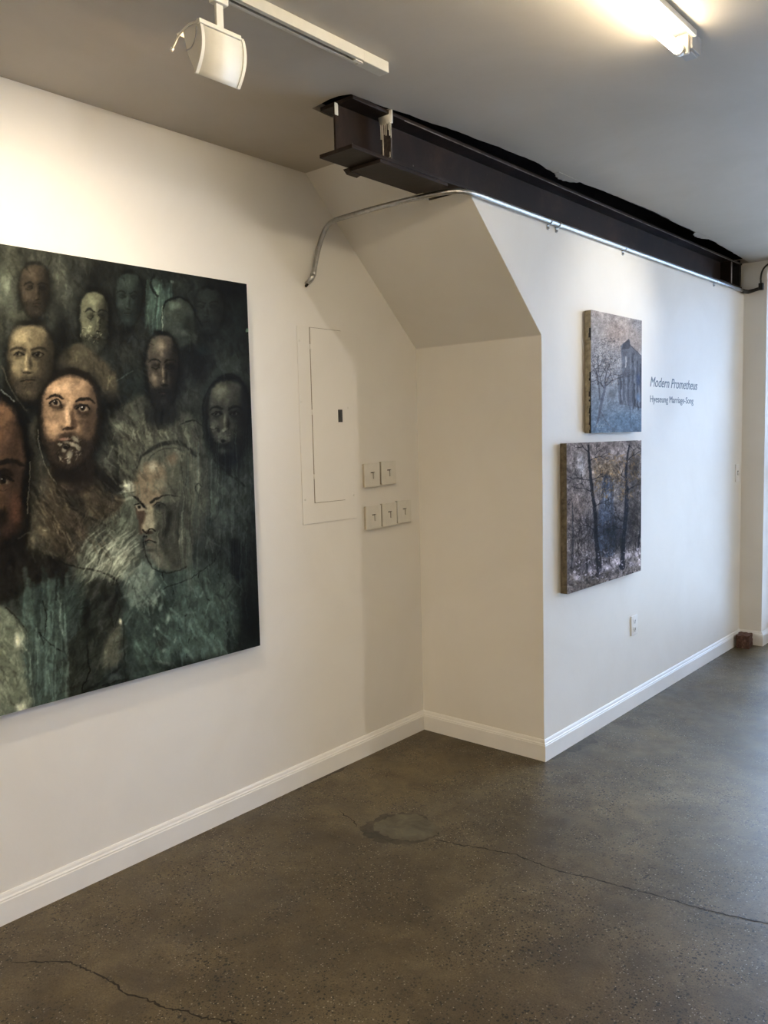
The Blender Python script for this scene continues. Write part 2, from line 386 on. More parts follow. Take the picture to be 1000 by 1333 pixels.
link('paint_drip', bm, M['drip'], stf, smooth=True)
link('paint_streak', bl((.5885, YE-.002, 2.400, .5905, YE+.012, 2.436)), M['drip'], beam)
link('end_stiffener', bl((.589, 2.30, 2.297, .652, 2.306, 2.432)), M['steel'], beam)
link('packing_strip', bl((.640, 2.308, 2.297, .652, 2.324, 2.428)), M['edge'], beam)
# loose plaster flakes on the beam's upper edge
for i, (y0, y1, xe) in enumerate(((.02, .20, .722), (1.46, 1.66, .745))):
    n = 14; P = [(xe+.012-.585, y0+(y1-y0)*k/n, H-.0012-2.285) for k in range(n, -1, -1)]
    P += [(xe-.004-.030*math.sin(PI*k/n)**.8-.004*math.sin(k*2.3+i)-.585, y0+(y1-y0)*k/n, H-.0012-2.285) for k in range(n+1)]
    bm = bmesh.new(); prism(bm, P, (0, 0, .002)); fl = link('plaster_flake', bm, M['ceil'], ceil); fl.location = (.585, 0, 2.285)

# ------------------------------------------------------------------ conduit
cr = .0098
cond = thing('metal_conduit', 'bare galvanised conduit bent from the left wall along the beam', 'conduit')
path = smoothpath([(.040, -.692, 2.045), (.038, -.672, 2.11), (.040, -.650, 2.175), (.050, -.632, 2.225), (.075, -.625, 2.252), (.115, -.628, 2.258), (.20, -.635, 2.258)], 6)[:-1]
path += smoothpath([(.20, -.635, 2.258), (.30, -.640, 2.258), (.45, -.632, 2.260), (.56, -.605, 2.266), (.625, -.575, 2.270), (.662, -.53, 2.271), (.674, -.46, 2.2705), (.676, -.38, 2.2695), (.676, -.2, 2.269)], 8)
path += [Vector((.676, y, 2.269-.003*(y+.2)/2.6)) for y in (.2, .8, 1.4, 2.0, 2.46)]
bm = bmesh.new(); tube(bm, path, cr, 14); link('tube', bm, M['galv'], cond, smooth=True)
# flattened, torn lower end going into the wall
bm = bmesh.new(); tube(bm, [(.040, -.692, 2.050), (.036, -.698, 2.034), (.026, -.703, 2.022), (.010, -.705, 2.016)], [.0105, .0105, .009, .007], 10)
link('end_fitting', bm, M['galv'], cond, smooth=True)
bm = bmesh.new(); tube(bm, [(.024, -.703, 2.024), (.018, -.706, 2.012), (.009, -.706, 2.006)], .0055, 8)
link('cut_wire', bm, M['black'], cond, smooth=True)
def strap(y):
    bm = bmesh.new(); n = 10; z0 = 2.2675; x0 = .676
    for i in range(n):
        a, b = PI*(.5-i/n*1.0), PI*(.5-(i+1)/n*1.0)
        p = lambda t, r: (x0+math.cos(t)*r, z0+math.sin(t)*r)
        (xa, za), (xb, zb), (xc, zc), (xd, zd) = p(a, .0100), p(b, .0100), p(b, .0122), p(a, .0122)
        prism(bm, [(xa, y-.007, za), (xb, y-.007, zb), (xc, y-.007, zc), (xd, y-.007, zd)], (0, .014, 0))
    box(bm, w, y-.007, z0-.030, w+.003, y+.007, z0-.010); box(bm, w, y-.007, z0-.0122, x0, y+.007, z0-.0100)
    s = link('strap', bm, M['galv'], cond)
    bm = bmesh.new(); tube(bm, [(w+.002, y, z0-.023), (w+.009, y, z0-.023)], .0042, 8); link('screw', bm, M['galv'], s)
for y in (.055, .125, .76, 1.98): strap(y)
# black elbow and flexible cable on the far pier
cab = thing('cable_elbow', 'black elbow and cable curling up the far pier', 'cable', (.70, L-.015, 2.262))
bm = bmesh.new(); tube(bm, [(-.024, -.075, .003), (-.022, -.035, .002), (-.005, -.012, 0), (.03, -.010, .006), (.068, -.010, .014)], [.0125, .0135, .0125, .0105, .0105], 12); link('elbow', bm, M['black'], cab, smooth=True)
bm = B((.058, -.024, .002, .084, .004, .044)); link('connector', bm, M['black'], cab, bevel=.003)
bm = bmesh.new(); tube(bm, smoothpath([(.070, -.010, .03), (.068, -.010, .075), (.076, -.010, .115), (.094, -.010, .142), (.125, -.010, .158), (.18, -.010, .165)], 6), .0055, 10); link('cable', bm, M['black'], cab, smooth=True)

# ------------------------------------------------------------------ ceiling track and wall washer
trk = thing('lighting_track', 'white ceiling track rail with dark slot, ending before the beam', 'track light rail', (.858, -1.2, H))
bm = B((-.017, -2.6, -.028, -.0125, 0, 0), (.0125, -2.6, -.028, .017, 0, 0), (-.0125, -2.6, -.006, .0125, 0, 0), (-.0125, -2.6, -.028, -.006, -.10, -.0245), (.0035, -2.6, -.028, .0125, -.10, -.0245))
link('rail', bm, M['track_paint'], trk, bevel=.0006)
link('channel', B((-.0125, -2.6, -.012, .0125, -.10, -.0065)), M['track_in'], trk)
link('end_cap', B((-.0175, -.10, -.0295, .0175, .004, 0)), M['track_paint'], trk, bevel=.002)
bm = bmesh.new(); tube(bm, [(.004, -.095, -.031), (.004, -.095, -.029)], .004, 10); box(bm, -.002, -.125, -.0315, .010, -.098, -.029); link('latch', bm, M['white_metal'], trk)

fx = thing('wall_washer', 'white curved scoop wall-washer lamp hanging from the ceiling track', 'lamp', (.852, -1.766, 2.345))
# stem
bm = B((-.004, -.016, -.006, .004, .004, .056)); link('stem', bm, M['white_metal'], fx, bevel=.001)
bm = B((-.010, -.026, .053, .012, .014, .074)); link('track_adapter', bm, M['white_metal'], fx, bevel=.002)
bm = B((-.006, -.024, -.008, .008, .020, -.001)); link('yoke', bm, M['white_metal'], fx, bevel=.001)
bm = bmesh.new(); tube(bm, [(.0035, -.004, -.003), (.0095, -.004, -.003)], .003, 8); link('bolt', bm, M['black'], fx)
YA, YB = -.064, .062
prof = []
for k in range(13):
    t = k/12; z = -.004-.104*t; x = .003+.013*math.sin(t*PI*.80)-.030*t*t
    prof.append((x, z))
bm = bmesh.new(); n = len(prof)
for (ya, yb, off) in ((YA, YB, 0),):
    f = [[bm.verts.new((x+o, y, z)) for (x, z) in prof] for o in (0, -.002) for y in (ya, yb)]
    for a in range(n-1):
        bm.faces.new((f[0][a], f[0][a+1], f[1][a+1], f[1][a])); bm.faces.new((f[2][a], f[3][a], f[3][a+1], f[2][a+1]))
        bm.faces.new((f[0][a], f[2][a], f[2][a+1], f[0][a+1])); bm.faces.new((f[1][a], f[1][a+1], f[3][a+1], f[3][a]))
    for i in (0, n-1): bm.faces.new((f[0][i], f[1][i], f[3][i], f[2][i]))
link('curved_back', bm, M['white_metal'], fx, smooth=True)
for yy in (YA-.0015, YB-.007):     # folded rims at both ends of the back
    bm = bmesh.new()
    for a in range(n-1):
        (xa, za), (xb, zb) = prof[a], prof[a+1]
        prism(bm, [(xa+.0018, yy, za), (xb+.0018, yy, zb), (xb-.003, yy, zb), (xa-.003, yy, za)], (0, .0085, 0))
    link('rim', bm, M['white_metal'], fx)
link('top_plate', B((-.085, YA, -.004, .006, YB, -.0015), (-.002, YA-.006, -.0085, .010, YB-.012, .001)), M['white_metal'], fx, bevel=.001)
for yy in (YA, YB-.0015):
    bm = bmesh.new(); prism(bm, [(-.060, yy, -.004)]+[(x, yy, z) for x, z in prof]+[(-.045, yy, -.060)], (0, .0015, 0)); link('side_plate', bm, M['white_metal'], fx)
bm = bmesh.new(); tube(bm, smoothpath([(-.002, YA-.004, -.003), (-.03, YA-.008, -.004), (-.06, YA-.012, -.018), (-.085, YA-.014, -.040)], 6), .0022, 8)
tube(bm, [(-.083, YA-.014, -.038), (-.089, YA-.0145, -.044)], .0042, 8)
link('arm_wire', bm, M['white_metal'], fx, smooth=True)
bm = bmesh.new(); tube(bm, smoothpath([(-.006, YA-.003, -.012), (-.008, YA-.005, -.036), (-.024, YA-.005, -.052), (-.048, YA-.003, -.052)], 6), .0014, 6)
link('wire_guard', bm, M['galv'], fx, smooth=True)
bm = bmesh.new(); tube(bm, [(-.022, YA+.012, -.030), (-.022, YB-.012, -.030)], .005, 10); link('halogen_bulb', bm, emis('lit halogen bulb', (1, .70, .40, 1), 170), fx, smooth=True)
# ------------------------------------------------------------------ fluorescent batten
fl = thing('fluorescent_batten', 'lit fluorescent tube light on the ceiling at upper right', 'ceiling light', (1.575, -.765, H))
link('batten', B((-.006, -1.30, -.016, .004, -.01, 0)), M['white_metal'], fl, bevel=.002)
bm = bmesh.new(); tube(bm, [(-.032, -1.26, -.048), (-.032, -.045, -.048)], .013, 18); link('tube', bm, M['tube'], fl, smooth=True)
bm = bmesh.new(); tube(bm, [(-.032, -.047, -.048), (-.032, -.028, -.048)], [.0138, .0138], 18); link('tube_cap', bm, M['white_metal'], fl, smooth=True)
bm = bmesh.new(); tube(bm, [(-.032, -1.285, -.048), (-.032, -1.258, -.048)], [.0138, .0138], 18); link('tube_cap', bm, M['white_metal'], fl, smooth=True)
link('lamp_holder', B((-.040, -.030, -.058, -.012, -.018, -.012)), M['white_metal'], fl, bevel=.002)
link('wiring_box', B((-.050, -.017, -.044, -.006, .046, 0), (-.044, -.010, -.050, -.012, .040, -.044)), simple('grey metal box', (.42, .42, .42), .5), fl, bevel=.002)
bm = bmesh.new(); tube(bm, [(-.012, -.33, -.013), (-.030, -.33, -.013), (-.032, -.33, -.034)], .002, 6); link('tube_clip', bm, simple('red clip', (.35, .06, .04), .5), fl)

# ------------------------------------------------------------------ breaker panel, switches, outlets
pan = thing('breaker_panel', 'painted-over electrical panel set flush in the left wall', 'electrical panel', LW(-.604, 1.06), DEV)
link('cover', B((0, -.161, 0, .0035, .161, .789)), M['wall'], pan, bevel=.0015)
dr = link('door', B((.0035, -.0905, .084, .0062, .087, .786)), M['wall'], pan, bevel=.001)
link('gap_shadow_line', B((.0034, -.0935, .084, .0042, -.0905, .786), (.0034, -.0935, .0825, .0042, .089, .0845), (.0034, -.0935, .7855, .0042, .089, .7875)), simple('painted gap shade', (.20, .16, .11), .8), pan)  # brown strips paint the shadow line round the door
for z in (.71, .45, .19):
    bm = bmesh.new(); tube(bm, [(.0055, -.092, z-.010), (.0055, -.092, z+.010)], .0030, 8); link('hinge', bm, M['wall'], pan, smooth=True)
lt = link('latch', B((.006, .058, .410, .0085, .083, .462)), M['black'], pan, bevel=.001)
bm = B((.0085, .064, .432, .0115, .077, .452)); link('latch_tab', bm, M['black'], lt, bevel=.001)
for y, z in ((-.145, .10), (.145, .10), (-.150, .49), (.122, .47), (-.15, .73)):
    bm = bmesh.new(); tube(bm, [(.003, y, z), (.0055, y, z)], .0042, 10); link('screw', bm, M['plastic'], pan)
grp = 'wall controls beside the electrical panel'
def make_plate():
    t = thing('wall_switch', '', 'wall switch', (0, 0, 0), DEV, grp)
    link('housing', B((0, -.048, -.050, .012, .048, .050)), simple('shadowed backing', (.42, .38, .30), .6), t, bevel=.001)
    link('cover_plate', B((.012, -.050, -.052, .0165, .050, .052)), M['plastic'], t, bevel=.0015)
    link('lever', B((.0165, .006, -.016, .0215, .014, .012)), M['plastic'], t, bevel=.001)
    link('slot', B((.0164, -.012, .010, .0172, .014, .014), (.0164, .0035, -.016, .0169, .006, .010)), M['slot'], t)  # upper dark bar paints the shadow over the lever
    for z in (-.032, .034):
        bm = bmesh.new(); tube(bm, [(.016, .001, z), (.0174, .001, z)], .0022, 8); link('screw', bm, M['plastic'], t)
    return t
p0 = make_plate()
spots = [(-.349, 1.239, 'left square switch plate of the upper pair beside the electrical panel'), (-.236, 1.245, 'right square switch plate of the upper pair on the left wall'),
         (-.346, 1.054, 'left square switch plate in the lower row of three'), (-.237, 1.058, 'middle square switch plate in the lower row of three'), (-.131, 1.063, 'right square switch plate in the lower row, nearest the alcove corner')]
for i, (y, z, lab) in enumerate(spots):
    if i == 0: t = p0
    else:
        t = p0.copy(); C.objects.link(t)
        for ch in list(p0.children):
            c = ch.copy(); C.objects.link(c); c.parent = t
    t.location = LW(y, z); t['label'] = lab; t['group'] = grp
ou = thing('wall_outlet', 'white double electrical outlet low on the right wall', 'outlet', (w, .897, .425))
link('cover_plate', B((0, -.037, -.050, .006, .037, .050)), M['trim'], ou, bevel=.002)
for z in (-.021, .021):
    rc = link('socket', B((.006, -.017, z-.014, .0075, .017, z+.014)), M['trim'], ou, bevel=.002)
    link('slot', B((.0074, -.009, z-.005, .0079, -.006, z+.006), (.0074, .005, z-.005, .0079, .008, z+.006), (.0074, -.003, z-.012, .0079, .003, z-.007)), M['slot'], rc)
sw = thing('light_switch', 'white light switch on the right wall close to the far pier', 'light switch', (w, 2.44, 1.124))
link('cover_plate', B((0, -.037, -.056, .006, .037, .056)), M['trim'], sw, bevel=.002)
link('toggle', B((.006, -.005, -.012, .016, .005, .006)), M['trim'], sw, bevel=.001)
link('toggle_slot', B((.0058, -.008, -.014, .0066, .008, .014)), M['slot'], sw)
# brick on the floor in the far corner
bm = bmesh.new(); box(bm, -.040, -.055, 0, .040, .055, .085)
bmesh.ops.subdivide_edges(bm, edges=bm.edges, cuts=5, use_grid_fill=True); rr = random.Random(5)
for v in bm.verts:
    if v.co.z > .003: v.co += Vector((rr.gauss(0, .0016), rr.gauss(0, .0016), rr.gauss(0, .0016)))
o = link('brick', bm, M['brick'], bevel=.003); o.location = (.722, 2.435, 0); o.rotation_euler = (0, 0, .12)
tag(o, 'small red-brown brick piece on the floor in the far corner', 'brick')

# ------------------------------------------------------------------ wall lettering
def lettering(name, body, size, y, z, width, shear, label):
    cu = bpy.data.curves.new(name, 'FONT'); cu.body = body; cu.size = size; cu.extrude = .0004; cu.shear = shear
    tmp = bpy.data.objects.new(name+'_tmp', cu); C.objects.link(tmp); bpy.context.view_layer.update()
    me = bpy.data.meshes.new_from_object(tmp.evaluated_get(bpy.context.evaluated_depsgraph_get())); bpy.data.objects.remove(tmp)
    xs = [v.co.x for v in me.vertices]; k = width/(max(xs)-min(xs)); mn = min(xs)
    for v in me.vertices:
        a, b, c = v.co; v.co = (c, (a-mn)*k, b)
    me.materials.clear(); me.materials.append(M['letter']); me.name = name
    o = bpy.data.objects.new(name, me); C.objects.link(o); o.location = (w+.0006, y, z)
    return tag(o, label, 'lettering')
lettering('wall_title', 'Modern Prometheus', .073, 1.088, 1.630, .650, .28, 'grey italic title lettering Modern Prometheus on the right wall')
lettering('wall_caption', 'Hyeseung Marriage-Song', .050, 1.088, 1.551, .592, 0, 'small grey name lettering below the title on the right wall')

GAIN1, GAIN2, GAIN3 = 1.26, 1.0, .95
# ------------------------------------------------------------------ paintings
# Each picture is painted stroke by stroke in numpy and carried by the canvas mesh as a colour attribute.
def project(X, Y, Z):
    dx, dy, dz = X-CX, Y-CY, Z-CZ
    d = dx*fw[0]+dy*fw[1]+dz*fw[2]
    return 500+FPX*(dx*rt[0]+dy*rt[1]+dz*rt[2])/d, 666.5-FPX*(dx*up[0]+dy*up[1]+dz*up[2])/d
def vnoise(h, w_, cell_y, cell_x, rng):
    gh, gw = int(h/cell_y)+3, int(w_/cell_x)+3; g = rng.random((gh, gw))
    y = np.arange(h)/cell_y; x = np.arange(w_)/cell_x; yi = y.astype(int); xi = x.astype(int)
    fy = (y-yi); fx_ = (x-xi); fy = fy*fy*(3-2*fy); fx_ = fx_*fx_*(3-2*fx_)
    a = g[yi][:, xi]; b = g[yi][:, xi+1]; c = g[yi+1][:, xi]; d = g[yi+1][:, xi+1]
    return (a*(1-fx_)+b*fx_)*(1-fy)[:, None]+(c*(1-fx_)+d*fx_)*fy[:, None]
class Canvas:
    def __init__(s, x0, y0, x1, y1, sc_, base, seed):
        s.x0, s.y0, s.s = x0, y0, sc_; s.w = int((x1-x0)*sc_); s.h = int((y1-y0)*sc_)
        s.a = np.ones((s.h, s.w, 3))*np.array(base, float); s.r = np.random.default_rng(seed)
    def fbm(s, cy, cx, o=4):
        t = 0; k = 0; a = 1
        for _ in range(o): t = t+a*vnoise(s.h, s.w, max(cy*s.s, 1.2), max(cx*s.s, 1.2), s.r); k += a; a *= .55; cy /= 2; cx /= 2
        return t/k
    def win(s, xa, ya, xb, yb):
        i0 = max(0, int((xa-s.x0)*s.s)); i1 = min(s.w, int((xb-s.x0)*s.s)+2); j0 = max(0, int((ya-s.y0)*s.s)); j1 = min(s.h, int((yb-s.y0)*s.s)+2)
        if i1 <= i0 or j1 <= j0: return None
        X = s.x0+(np.arange(i0, i1)+.5)/s.s; Y = s.y0+(np.arange(j0, j1)+.5)/s.s
        return (slice(j0, j1), slice(i0, i1)), X[None, :], Y[:, None]
    def put(s, sl, al, col):
        al = np.clip(al, 0, 1)[..., None]; s.a[sl] = s.a[sl]*(1-al)+np.array(col, float)*al
    def blob(s, cx, cy, rx, ry, col, al=1, soft=.5, rot=0):
        R_ = max(rx, ry)*1.1; q = s.win(cx-R_, cy-R_, cx+R_, cy+R_)
        if not q: return
        sl, X, Y = q; c, n = math.cos(rot), math.sin(rot); dx, dy = X-cx, Y-cy
        d = np.sqrt(((dx*c+dy*n)/rx)**2+((-dx*n+dy*c)/ry)**2); t = np.clip((1-d)/max(soft, 1e-3), 0, 1)
        s.put(sl, al*t*t*(3-2*t), col)
    def mul(s, cx, cy, rx, ry, f, soft=.8, rot=0):
        R_ = max(rx, ry)*1.1; q = s.win(cx-R_, cy-R_, cx+R_, cy+R_)
        if not q: return
        sl, X, Y = q; c, n = math.cos(rot), math.sin(rot); dx, dy = X-cx, Y-cy
        d = np.sqrt(((dx*c+dy*n)/rx)**2+((-dx*n+dy*c)/ry)**2); t = np.clip((1-d)/max(soft, 1e-3), 0, 1); t = t*t*(3-2*t)
        s.a[sl] *= (1+(f-1)*t)[..., None]
    def warp(s, cell, amp):
        h, w_ = s.h, s.w; dx = (vnoise(h, w_, cell*s.s, cell*s.s, s.r)-.5)*2*amp*s.s; dy = (vnoise(h, w_, cell*s.s, cell*s.s, s.r)-.5)*2*amp*s.s
        yy, xx = np.mgrid[0:h, 0:w_]; s.a = s.a[np.clip(yy+dy, 0, h-1).astype(int), np.clip(xx+dx, 0, w_-1).astype(int)]
    def line(s, pts, wd, col, al=1, soft=.8):
        wds = wd if isinstance(wd, (list, tuple)) else [wd]*len(pts)
        P = np.array(pts, float); m = max(wds)+soft+.5
        q = s.win(P[:, 0].min()-m, P[:, 1].min()-m, P[:, 0].max()+m, P[:, 1].max()+m)
        if not q: return
        sl, X, Y = q; A = None
        for i in range(len(P)-1):
            ax, ay = P[i]; bx, by = P[i+1]; dx, dy = bx-ax, by-ay; L2 = dx*dx+dy*dy+1e-9
            t = np.clip(((X-ax)*dx+(Y-ay)*dy)/L2, 0, 1); d = np.hypot(X-ax-t*dx, Y-ay-t*dy); ww = (wds[i]+(wds[i+1]-wds[i])*t)/2
            v = np.clip((ww+soft*.5-d)/soft, 0, 1); A = v if A is None else np.maximum(A, v)
        s.put(sl, A*al, col)
    def curve(s, pts, wd, col, al=1, soft=.8, k=6):
        P = [(p.x, p.y) for p in smoothpath([(x, y, 0) for x, y in pts], k)]
        if isinstance(wd, (list, tuple)): n = len(P); wd = [float(np.interp(i/(n-1), np.linspace(0, 1, len(wd)), wd)) for i in range(n)]
        s.line(P, wd, col, al, soft)
    def poly(s, pts, col, al=1, soft=2, smooth=True):
        if smooth: pts = [(p.x, p.y) for p in smoothpath([(x, y, 0) for x, y in pts]+[(pts[0][0], pts[0][1], 0)], 5)[:-1]]
        P = np.array(pts, float); m = soft+1; q = s.win(P[:, 0].min()-m, P[:, 1].min()-m, P[:, 0].max()+m, P[:, 1].max()+m)
        if not q: return
        sl, X, Y = q; ins = np.zeros(np.broadcast(X, Y).shape, bool); D = np.full(ins.shape, 1e9)
        for i in range(len(P)):
            ax, ay = P[i]; bx, by = P[(i+1) % len(P)]; dx, dy = bx-ax, by-ay; L2 = dx*dx+dy*dy+1e-9
            t = np.clip(((X-ax)*dx+(Y-ay)*dy)/L2, 0, 1); D = np.minimum(D, np.hypot(X-ax-t*dx, Y-ay-t*dy))
            if abs(dy) > 1e-9: ins ^= ((Y >= min(ay, by)) & (Y < max(ay, by)) & (X < ax+(Y-ay)*dx/dy))
        sd = np.where(ins, D, -D); s.put(sl, np.clip(sd/soft+.5, 0, 1)*al, col)
    def strokes(s, n, x0, y0, x1, y1, ln, wd, ang, spread, jit, al=.6, col=None):
        for _ in range(n):
            x = s.r.uniform(x0, x1); y = s.r.uniform(y0, y1); a = ang+s.r.normal(0, spread); l = ln*s.r.uniform(.4, 1.3)
            i = min(s.w-1, max(0, int((x-s.x0)*s.s))); j = min(s.h-1, max(0, int((y-s.y0)*s.s)))
            c = (s.a[j, i] if col is None else np.array(col, float))*(1+s.r.normal(0, jit))+s.r.normal(0, jit*10, 3)*.4
            ox, oy = math.cos(a)*l/2, math.sin(a)*l/2; b = s.r.normal(0, l*.08)
            s.line([(x-ox, y-oy), (x+b*math.sin(a), y-b*math.cos(a)), (x+ox, y+oy)], [wd*.3, wd*s.r.uniform(.5, 1.2), wd*.2], np.clip(c, 0, 255), al, max(.7, wd*.4))
    def sample(s, px, py):
        x = np.clip((px-s.x0)*s.s-.5, 0, s.w-1.001); y = np.clip((py-s.y0)*s.s-.5, 0, s.h-1.001)
        xi = x.astype(int); yi = y.astype(int); fx_ = (x-xi)[:, None]; fy = (y-yi)[:, None]; a = s.a
        return (a[yi, xi]*(1-fx_)+a[yi, xi+1]*fx_)*(1-fy)+(a[yi+1, xi]*(1-fx_)+a[yi+1, xi+1]*fx_)*fy

def face(c, cx, cy, w_, h_, skin, bgc, hair, beard=1.0, gx=0.0, gy=0.0, eyes=1.0, k=1.0, tilt=0.0, lt=.25, cap=.9, side=1, brow=1.0):
    """one head: w_, h_ full width and height; gx, gy shift the features the way the head turns; side=1 puts the shade on the right"""
    ct, st = math.cos(tilt), math.sin(tilt)
    def P(u, v):
        x, y = u*w_, v*h_; return (cx+x*ct-y*st, cy+x*st+y*ct)
    def mu(u, v, ru, rv, f, soft=.9, rot=0): x, y = P(u, v); c.mul(x, y, ru*w_, rv*h_, 1+(f-1)*k, soft, tilt+rot)
    def bl_(u, v, ru, rv, col, al, soft=.8): x, y = P(u, v); c.blob(x, y, ru*w_, rv*h_, col, al, soft, tilt)
    sk = np.array(skin, float); hr = np.array(hair, float)
    sh_ = lambda q, top, dx=0: [P(0+dx, -.50*q-top), P(.26*q+dx, -.465*q-top), P(.42*q+dx, -.34*q), P(.485*q+dx, -.14*q), P(.47*q+dx, .06*q), P(.41*q+dx, .24*q), P(.27*q+dx, .41*q), P(.09*q+dx, .50*q), P(-.10*q+dx, .50*q), P(-.27*q+dx, .41*q), P(-.41*q+dx, .24*q), P(-.47*q+dx, .06*q), P(-.485*q+dx, -.14*q), P(-.42*q+dx, -.34*q), P(-.26*q+dx, -.465*q-top)]
    c.poly(sh_(1.0, 0), hr, cap, w_*.06)
    c.poly(sh_(.93, -.02, gx*.2), sk, .96, w_*.07)
    # planes of the head
    mu(.42*side, .0, .34, .62, .42); mu(.22*side, .10, .30, .55, .72); mu(-.46*side, .02, .13, .55, .62); mu(0, .52, .60, .16, .5); mu(-.36*side, .25, .16, .20, .75)
    mu(-.12*side+gx, -.31, .26, .13, 1+lt*1.2); mu(-.24*side+gx, .07, .13, .10, 1+lt); mu(.17*side+gx, .08, .09, .07, 1+lt*.5); mu(gx*.8, -.20, .10, .07, 1+lt*.6)
    mu(0, -.475, .40, .06, .5); mu(.38*side, -.30, .14, .16, .6)
    for sx in (-1, 1):
        ex, ey = gx+sx*.20, -.095+gy
        f = 1 if sx == -side else .85
        mu(ex-sx*.02, ey+.004, .165, .060, .50*f, 1.0); mu(ex-sx*.09, ey-.01, .07, .05, .62)
        mu(ex, ey+.055, .12, .03, .80)
        c.curve([P(ex-sx*.13, ey-.050), P(ex-sx*.02, ey-.078), P(ex+sx*.10, ey-.070), P(ex+sx*.16, ey-.040)], [w_*.05, w_*.062, w_*.05, w_*.02], hr*.55, .72*k*brow, w_*.035)
        if eyes > .05:
            bl_(ex, ey+.006, .078, .022, sk*.55+np.array((52, 50, 46)), .70*eyes, .7)
            bl_(ex+gx*.2, ey, .040, .027, (14, 10, 9), .95*eyes, .5)
            c.curve([P(ex-.10, ey+.008), P(ex-.02, ey-.020), P(ex+.04, ey-.020), P(ex+.105, ey+.008)], w_*.024, (16, 13, 12), .85*k, w_*.02)
            c.curve([P(ex-.085, ey+.018), P(ex, ey+.033), P(ex+.09, ey+.016)], w_*.014, sk*.30, .6*k, w_*.02)
            x, y = P(ex+gx*.2-.014, ey-.010); c.blob(x, y, w_*.014, w_*.014, (120, 115, 106), .6*eyes, .9)
        else:
            mu(ex, ey+.02, .11, .028, 1.25); c.curve([P(ex-.10, ey+.018), P(ex, ey+.040), P(ex+.10, ey+.016)], w_*.028, sk*.22, .75*k, w_*.03)
    nx = gx*1.5
    mu(nx-.01*side, -.02+gy, .045, .11, 1+lt*1.4, .9); mu(nx-.005*side, .085+gy, .055, .030, 1+lt*1.6, .9)
    mu(nx+.085*side, .02+gy, .055, .13, .55, .9); mu(nx+.03*side, .130+gy, .145, .026, .35, .9); mu(nx-.085*side, .105+gy, .035, .03, .75)
    bl_(nx-.055, .130+gy, .026, .010, (14, 10, 9), .75*k, .7); bl_(nx+.06, .130+gy, .026, .010, (14, 10, 9), .75*k, .7)
    if beard:
        jaw = [P(-.46, -.02), P(-.40, .12), P(-.30, .20), P(-.19, .175+gy*.4), P(nx*.7, .155+gy*.7), P(.19, .175+gy*.4), P(.31, .19), P(.41, .10), P(.46, -.02), P(.45, .18), P(.36, .33), P(.16, .49), P(-.16, .49), P(-.36, .33), P(-.45, .18)]
        c.poly(jaw, hr*.85, .80*beard, h_*.06)
        mu(nx*.6, .36, .16, .05, 1.25)
        for _ in range(int(w_*2.2*beard)):
            u = c.r.uniform(-.38, .40); v = c.r.uniform(.17, .46); c.line([P(u, v), P(u+c.r.normal(0, .03), v+.04)], w_*.016, hr*c.r.uniform(.35, 1.9), .28, w_*.02)
    bl_(nx*.7, .232+gy*.6, .125, .022, sk*.62+np.array((14, 2, 0)), .72*k, .8)
    c.curve([P(nx*.7-.13, .228+gy*.6), P(nx*.7-.04, .222+gy*.6), P(nx*.7+.04, .224+gy*.6), P(nx*.7+.13, .230+gy*.6)], w_*.022, (18, 13, 11), .85*k, w_*.02)
    mu(nx*.7, .268+gy*.6, .11, .012, .6)

